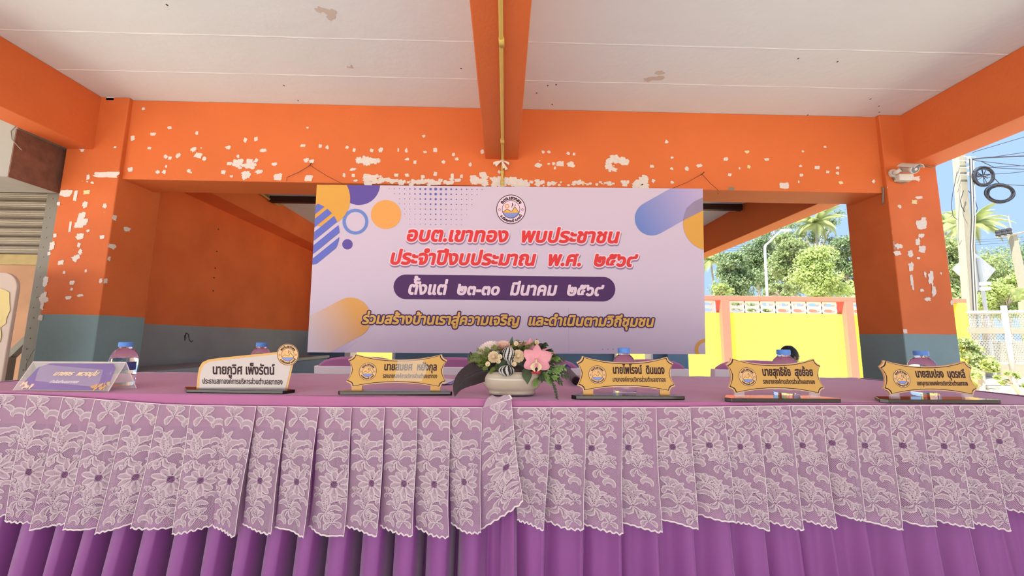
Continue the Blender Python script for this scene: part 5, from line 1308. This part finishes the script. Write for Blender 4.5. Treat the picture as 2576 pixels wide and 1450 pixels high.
MB().tube([up_(2436, 480, UY-.2), up_(2452, 500, UY-.2), up_(2459, 525, UY-.2), up_(2450, 550, UY-.2)], .008, 5).build('loop_cable', 'black_cable', upo)
def coil(cx, cy, rx, ry, n, seed, lab, spokes=False):
    mb = MB(); r_ = random.Random(seed)
    for k in range(n):
        ax_, ay_ = rx*(1+r_.uniform(-.13, .13)), ry*(1+r_.uniform(-.13, .13)); ox, oy = r_.uniform(-3, 3), r_.uniform(-2, 2); dy = r_.uniform(-.06, .06)
        mb.tube([at(cx+ox+ax_*math.cos(t), cy+oy+ay_*math.sin(t), Y=UY-.3+dy) for t in np.linspace(0, 2*math.pi, 30)], .013, 4, cap=False)
    if spokes:
        for k in range(9):
            a, b_ = r_.random()*6.3, r_.random()*6.3; mb.tube([at(cx-6+rx*.9*math.cos(a)*.8, cy+ry*.9*math.sin(a), Y=UY-.3), at(cx, cy, Y=UY-.32), at(cx+rx*.7*math.cos(b_), cy+ry*.8*math.sin(b_), Y=UY-.3)], .009, 4)
    o = mb.build('cable_coil', 'black_cable'); tag(o, lab, 'cable')
coil(2474, 444, 24, 22, 14, 1, 'tangled round cable coil hung close to the concrete pole', True)
coil(2516, 487, 33, 21, 16, 2, 'lower black cable coil hanging free against the sky')
cables = [((2446, 401), (2480, 397), (2576, 393), 2), ((2446, 402), (2500, 395), (2576, 384), 1), ((2450, 404), (2520, 412), (2576, 418), 1), ((2446, 385), (2452, 382), (2576, 345), 1), ((2480, 420), (2520, 424), (2576, 426), 1), ((2450, 441), (2540, 436), (2576, 432), 1), ((2500, 447), (2516, 464), (2576, 467), 1), ((2520, 335), (2550, 331), (2576, 327), 1), ((2470, 407), (2500, 421), (2576, 417), 1)]
for i, (a, b_, c, th) in enumerate(cables):
    e = (c[0]+(c[0]-b_[0])*3, c[1]+(c[1]-b_[1])*3)
    o = MB().tube([up_(*a, UY-.25), up_(*b_, UY-.25), up_(*c, UY-.25), up_(*e, UY-.25)], .010*th, 5).build('overhead_cable', 'black_cable'); tag(o, ('thick overhead cable pair leaving the top clamp of the concrete pole', 'overhead cable rising just above the thick pair', 'overhead cable sagging below the thick pair towards the coils', 'steep overhead cable rising highest towards the orange beam', 'short overhead cable ending level beside the upper coil', 'overhead cable rising past the middle of the upper coil', 'overhead cable carrying the lower free-hanging coil', 'short steep cable piece directly under the orange beam edge', 'overhead cable dipping on to the upper tangled coil')[i], 'cable', 'overhead cables at the concrete pole')
for i, (y0, y1) in enumerate(((625, 628), (621, 618), (630, 631))):
    P, Q = at(1750, y0, Y=26), at(2700, y1-30 if i else y1-34, Y=26)
    o = MB().tube([P, (P+Q)/2+Vector((0, 0, -.4)), Q], .012, 4).build('power_line', 'black_cable'); tag(o, ('middle one of the fine power lines before the trees', 'topmost fine power line before the trees', 'lowest fine power line before the trees')[i], 'cable', 'power lines before the trees')

# diamond sign seen from behind
sc0 = up_(2452, 682, 12.3)
sg_ = thing('road_sign', 'diamond road sign seen from behind the utility pole', 'sign', (sc0.x, 12.3, GZ))
L_ = abs(up_(2505, 676, 12.3).x-sc0.x)
MB().prism([(-L_, .05), (0, -L_*.95), (L_, .05), (0, L_*.95)], lambda u, v, w: sc0+Vector((u, w, v)), .03).build('sign_plate', 'sign_back', sg_)
MB().tube([(sc0.x+.12, 12.25, GZ), (sc0.x+.12, 12.25, sc0.z+.4)], .045, 8).build('post', 'galvanised', sg_)
MB().box(sc0.x+.33, sc0.x+.43, 12.27, 12.30, sc0.z-.12, sc0.z+.05).build('sticker', 'ridge_paint', sg_)

# second pole with crossarm
Y2 = 24
A = at(2574, 760, Y=Y2); B = at(2546, 588, Y=Y2)
p2_ = thing('utility_pole', 'distant concrete pole with crossarm and three dark insulators', 'pole', (A.x, Y2, GZ))
mb = MB(); beam2(mb, Vector((A.x+.4, Y2, GZ)), B, .17, .15); mb.build('pole_shaft', 'concrete', p2_)
MB().tube([at(2507, 598, Y=Y2-.2), at(2600, 580, Y=Y2-.2)], .06, 6).build('crossarm', 'concrete', p2_)
MB().tube([B, at(2536, 543, Y=Y2)], .035, 6).build('rod', 'concrete_shade', p2_)
for px in (2512, 2526, 2540): MB().lathe([(.06, 0), (.13, .1), (.10, .2), (.13, .3), (.10, .42)], at(px, 597-(px-2507)*.19, Y=Y2-.2), 10).build('insulator', 'black_cable', p2_)

# chain-link fence
FYY = 9.6
fn_ = thing('chain_link_fence', 'white chain-link fence on a low concrete wall at the yard edge', 'fence', tuple(at(2500, 900, Y=FYY)))
fn_.location.z = GZ; fn_['_o'] = tuple(fn_.location)
xa, xb2 = at(2425, 800, Y=FYY).x, 17.0
zt_ = at(2480, 788, Y=FYY).z; zm = at(2480, 830, Y=FYY).z; zb3 = at(2480, 915, Y=FYY).z
MB().tube([(xa, FYY, zt_), (xb2, FYY, zt_+.15)], .045, 8).build('top_rail', 'fence_white', fn_, smooth=True)
MB().box(xa, xb2, FYY-.05, FYY+.08, zm-.09, zm+.05).build('middle_rail', 'concrete', fn_)
MB().tube([(xa, FYY, zb3), (xb2, FYY, zb3)], .035, 8).build('bottom_rail', 'fence_white', fn_, smooth=True)
for px in (2536, 2600, 2680): P = at(px, 850, Y=FYY-.06); MB().tube([(P.x, FYY-.06, GZ), (P.x, FYY-.06, zt_+.18)], .055, 8).build('post', 'fence_white', fn_, smooth=True)
mb = MB(); step = .085; hgt = zt_-zb3
for k in range(int((xb2-xa+hgt)/step)):
    for sgn in (1, -1):
        x0 = xa-hgt+k*step if sgn > 0 else xa+k*step
        P, Q = Vector((x0, FYY, zb3)), Vector((x0+sgn*hgt, FYY, zt_))
        if sgn > 0 and P.x < xa: P = P.lerp(Q, (xa-P.x)/hgt)
        if sgn < 0 and Q.x < xa: Q = Q.lerp(P, (xa-Q.x)/hgt)
        if P.x > xb2 or (Q-P).length < .05: continue
        n_ = Vector((-(Q-P).z, 0, (Q-P).x)).normalized()*.007
        mb.add([P+n_, P-n_, Q-n_, Q+n_], [(0, 1, 2, 3)])
mb.build('wire_mesh', 'fence_white', fn_, kind='stuff')
rw_ = MB().box(xa+1.3, 20, 12.5, 12.8, GZ, 1.0).build('retaining_wall', 'concrete'); tag(rw_, 'low rough concrete wall behind the chain-link fence', 'wall')

# ---------------- trees
def leaf_cloud(mb, c, rad, n, size, r_, shell=.55):
    for i in range(n):
        d = Vector((r_.gauss(0, 1), r_.gauss(0, 1), r_.gauss(0, 1))).normalized(); q = shell+(1-shell)*r_.random()
        p = c+Vector((d.x*rad[0], d.y*rad[1], d.z*rad[2]))*q
        a = Vector((r_.gauss(0, 1), r_.gauss(0, 1), r_.gauss(0, 1)+.6)).normalized(); b = a.orthogonal().normalized(); c2 = a.cross(b); s_ = size*(.6+.8*r_.random())
        mb.v += [tuple(p+b*s_), tuple(p+c2*s_*.5), tuple(p-b*s_), tuple(p-c2*s_*.5)]; k = len(mb.v)-4; mb.f.append((k, k+1, k+2, k+3)); mb.m.append(0)
def tree(px, py_top, py_bot, wpx, Y, matn, lab, seed, n=4200, size=.10, blobs=16, sparse=False, name='broadleaf_tree'):
    far = name == 'broadleaf_tree'
    if far: Y = Y*1.75; size = size*1.12; n = int(n*2.2)
    r_ = random.Random(seed); c = at(px, (py_top+py_bot)/2, Y=Y); rx = abs(at(px+wpx/2, py_top, Y=Y).x-c.x); rz = abs(at(px, py_top, Y=Y).z-c.z)
    t = thing(name, lab, 'tree' if far else 'shrub', (c.x, Y, GZ)); mb = MB()
    th = rx*.05+.04
    br = MB(); base = Vector((c.x+r_.uniform(-.3, .3), Y, GZ)); fork = Vector((c.x, Y, c.z-rz*.45)); br.tube([base, (base+fork)/2+Vector((r_.uniform(-.2, .2), 0, 0)), fork], th, 7, r2=th*.7)
    for i in range(blobs):
        a = r_.random()*6.28; zc_ = -.85+1.7*(i+.5)/blobs+r_.uniform(-.1, .1); q = r_.uniform(.25, .85)
        k = math.sqrt(max(.12, 1-abs(zc_)**2.5))
        bc_ = c+Vector((rx*q*k*math.cos(a), rx*.6*q*math.sin(a), rz*zc_)); s_ = min(rx, rz)*r_.uniform(.30, .62)
        if sparse: s_ *= .40
        leaf_cloud(mb, bc_, (s_*1.25, s_, s_*.7), n//blobs, size, r_, .15)
        br.tube([fork, (fork+bc_)/2+Vector((r_.uniform(-.2, .2)*s_, 0, .15*s_)), bc_], th*.40, 5, r2=th*.10)
    br.build('trunk', 'bark', t); mb.build('crown', matn, t, kind='stuff'); return t
G_ = None
tree(1838, 640, 750, 120, 17, 'leaf_b', 'dark leafy tree over the vent blocks nearest the banner', 1)
tree(1900, 600, 720, 130, 20, 'leaf_b', 'round dark tree behind the street lamp', 2)
tree(1995, 585, 752, 120, 17, 'leaf_a', 'mid green tree standing between lamp and palm', 3, 5000)
tree(2072, 618, 752, 110, 14.5, 'leaf_c', 'light yellow-green tree in front of the tall palm', 4, 5200, .085)
tree(2125, 600, 752, 90, 17, 'leaf_b', 'dark tree pressed against the yard-side column', 5)
tree(2050, 525, 700, 240, 22, 'leaf_b', 'sparse open-branched tree reaching up to the beam', 6, 5200, .075, 40, True)
tree(1950, 530, 640, 90, 21, 'leaf_b', 'small airy crown high above the street lamp', 7, 1500, .10, 12, True)
tree(1812, 715, 752, 60, 13.5, 'leaf_c', 'small bright bush just over the yellow wall', 8, 1500, .08, 8)
tree(1960, 715, 752, 110, 14, 'leaf_a', 'low hedge-like bush over the middle of the yellow wall', 9, 2400, .08, 14)
tree(2385, 610, 800, 80, 14.5, 'leaf_a', 'bright leafy tree between column and utility pole', 10, 4200)
tree(2480, 640, 800, 130, 19, 'leaf_a', 'leafy tree behind the diamond sign', 11, 4200)
tree(2560, 610, 790, 150, 22, 'leaf_b', 'tall dark tree behind the distant pole', 12, 5000)
tree(2530, 700, 800, 120, 15.5, 'leaf_c', 'yellow-green bushy tree above the chain-link fence', 13, 4200, .09)
tree(2660, 640, 800, 160, 20, 'leaf_a', 'leafy tree beyond the distant pole', 14, 3500)
tree(2440, 850, 935, 60, 9.2, 'leaf_a', 'climbing bush against the end of the yellow wall', 15, 1500, .045, 10, name='shrub')
tree(2470, 905, 950, 90, 8.2, 'leaf_c', 'bright weeds at the foot of the fence', 16, 900, .055, 10, name='shrub')
tree(2545, 935, 975, 90, 6.8, 'leaf_c', 'pale weeds in the dry leaf litter', 17, 260, .05, 8, True, name='shrub')
tree(1868, 748, 800, 170, 8.4, 'leaf_a', 'green bush seen through the pierced blocks beside the banner', 18, 2600, .08, 12)
_fr = None
def palm(px, py, Y, s_, lab, seed, nf=15):
    global _fr
    c = at(px, py, Y=Y); r_ = random.Random(seed); t = thing('coconut_palm', lab, 'palm tree', (c.x, Y, GZ)); t['_o'] = (0, 0, 0)
    lx = r_.uniform(-.6, .6)
    o = MB().tube([(lx, 0, 0), (lx*.4, 0, (c.z-GZ)*.5), (0, 0, c.z-GZ)], .15*s_, 8, r2=.09*s_).build('trunk', 'bark', t, smooth=True)
    if _fr is None:
        mb = MB(); n = 22
        sp_ = [Vector((2.4*u, 0, .75*math.sin(u*1.7)-1.25*u*u)) for u in np.linspace(0, 1, n+1)]
        mb.tube(sp_, .025, 4, r2=.006)
        for i in range(1, n+1):
            c0 = sp_[i]; l = .62*math.sin(math.pi*min(1, .15+i/n*.8))
            for s2 in (-1, 1):
                for h in (0, .33, .66):
                    c1 = sp_[i-1].lerp(c0, h); e = c1+Vector((.28*l, s2*l*.75, -.55*l)); mb.add([c1+Vector((-.035, 0, 0)), c1+Vector((.035, 0, 0)), e], [(0, 1, 2)])
        me_o = mb.build('frond', 'palm_leaf', t); _fr = me_o.data; bpy.data.objects.remove(me_o)
    for i in range(nf):
        f = bpy.data.objects.new('frond', _fr); COL.objects.link(f); f.parent = t; f.location = (0, 0, c.z-GZ)
        f.rotation_euler = (r_.uniform(-.2, .2), R(-45+90*(i/nf)+r_.uniform(-8, 8)), i*2.4+r_.random()*.4); k = s_*r_.uniform(.85, 1.1); f.scale = (k, k, k)
    for k in range(3):
        MB().lathe([(.01, -.14), (.10, -.05), (.12, .02), (.06, .12), (.01, .14)], (.18*math.cos(k*2.1), .18*math.sin(k*2.1), c.z-GZ-.15), 8).build('coconut', 'palm_leaf', t, smooth=True)
palm(2052, 560, 36, .98, 'tall coconut palm whose crown nears the column', 1, 22)
palm(1788, 655, 34, .85, 'coconut palm at the edge of the banner', 2)
palm(1955, 648, 44, 1.0, 'coconut palm between street lamp and light tree', 3)
palm(1905, 668, 50, 1.05, 'slim coconut palm standing close behind the lamp pole', 4)
palm(1945, 690, 58, .9, 'smallest distant palm in the gap of sky', 5)
palm(2128, 640, 37, .85, 'coconut palm half hidden by the yard-side column', 6)
palm(2443, 565, 36, 1.2, 'large coconut palm behind the utility pole', 7, 24)
palm(2376, 560, 46, 1.2, 'coconut palm peeping past the outer column edge', 8)
# banana leaves
bp0 = at(2565, 760, Y=14)
bpn = thing('banana_plant', 'banana plant with broad pale leaves by the distant pole', 'plant', (bp0.x, 14, GZ)); 
MB().tube([(bp0.x, 14, GZ), bp0], .09, 8, r2=.06).build('stem', 'palm_leaf', bpn, smooth=True)
for (a, b_) in (((2562, 757), (2545, 735)), ((2562, 757), (2580, 725)), ((2562, 757), (2552, 750)), ((2562, 757), (2590, 745))):
    leafsurf([at(*a, Y=14), at((a[0]+b_[0])/2, (a[1]+b_[1])/2-6, Y=13.9), at(*b_, Y=13.8)], [.05, .2, .02], .3, 'leaf_c', par=bpn, name='leaf')
# dry leaves on the ground
mb = MB(); r_ = random.Random(77)
for i in range(2600):
    x = r_.uniform(3.2, 14); y = r_.uniform(2.6, 9.5); a = r_.random()*6.28; s_ = r_.uniform(.02, .06)
    b = Vector((math.cos(a), math.sin(a), r_.uniform(-.3, .5)))*s_; c2 = Vector((-math.sin(a), math.cos(a), r_.uniform(-.3, .3)))*s_*.5; p = Vector((x, y, GZ+.02))
    mb.v += [tuple(p+b), tuple(p+c2), tuple(p-b), tuple(p-c2)]; k = len(mb.v)-4; mb.f.append((k, k+1, k+2, k+3)); mb.m.append(0)
o = mb.build('leaf_litter', 'dry_leaf'); tag(o, 'dry brown leaves scattered on the sandy ground outside', 'leaves', kind='stuff')

for o in list(COL.objects):
    if '_o' in o: del o['_o']
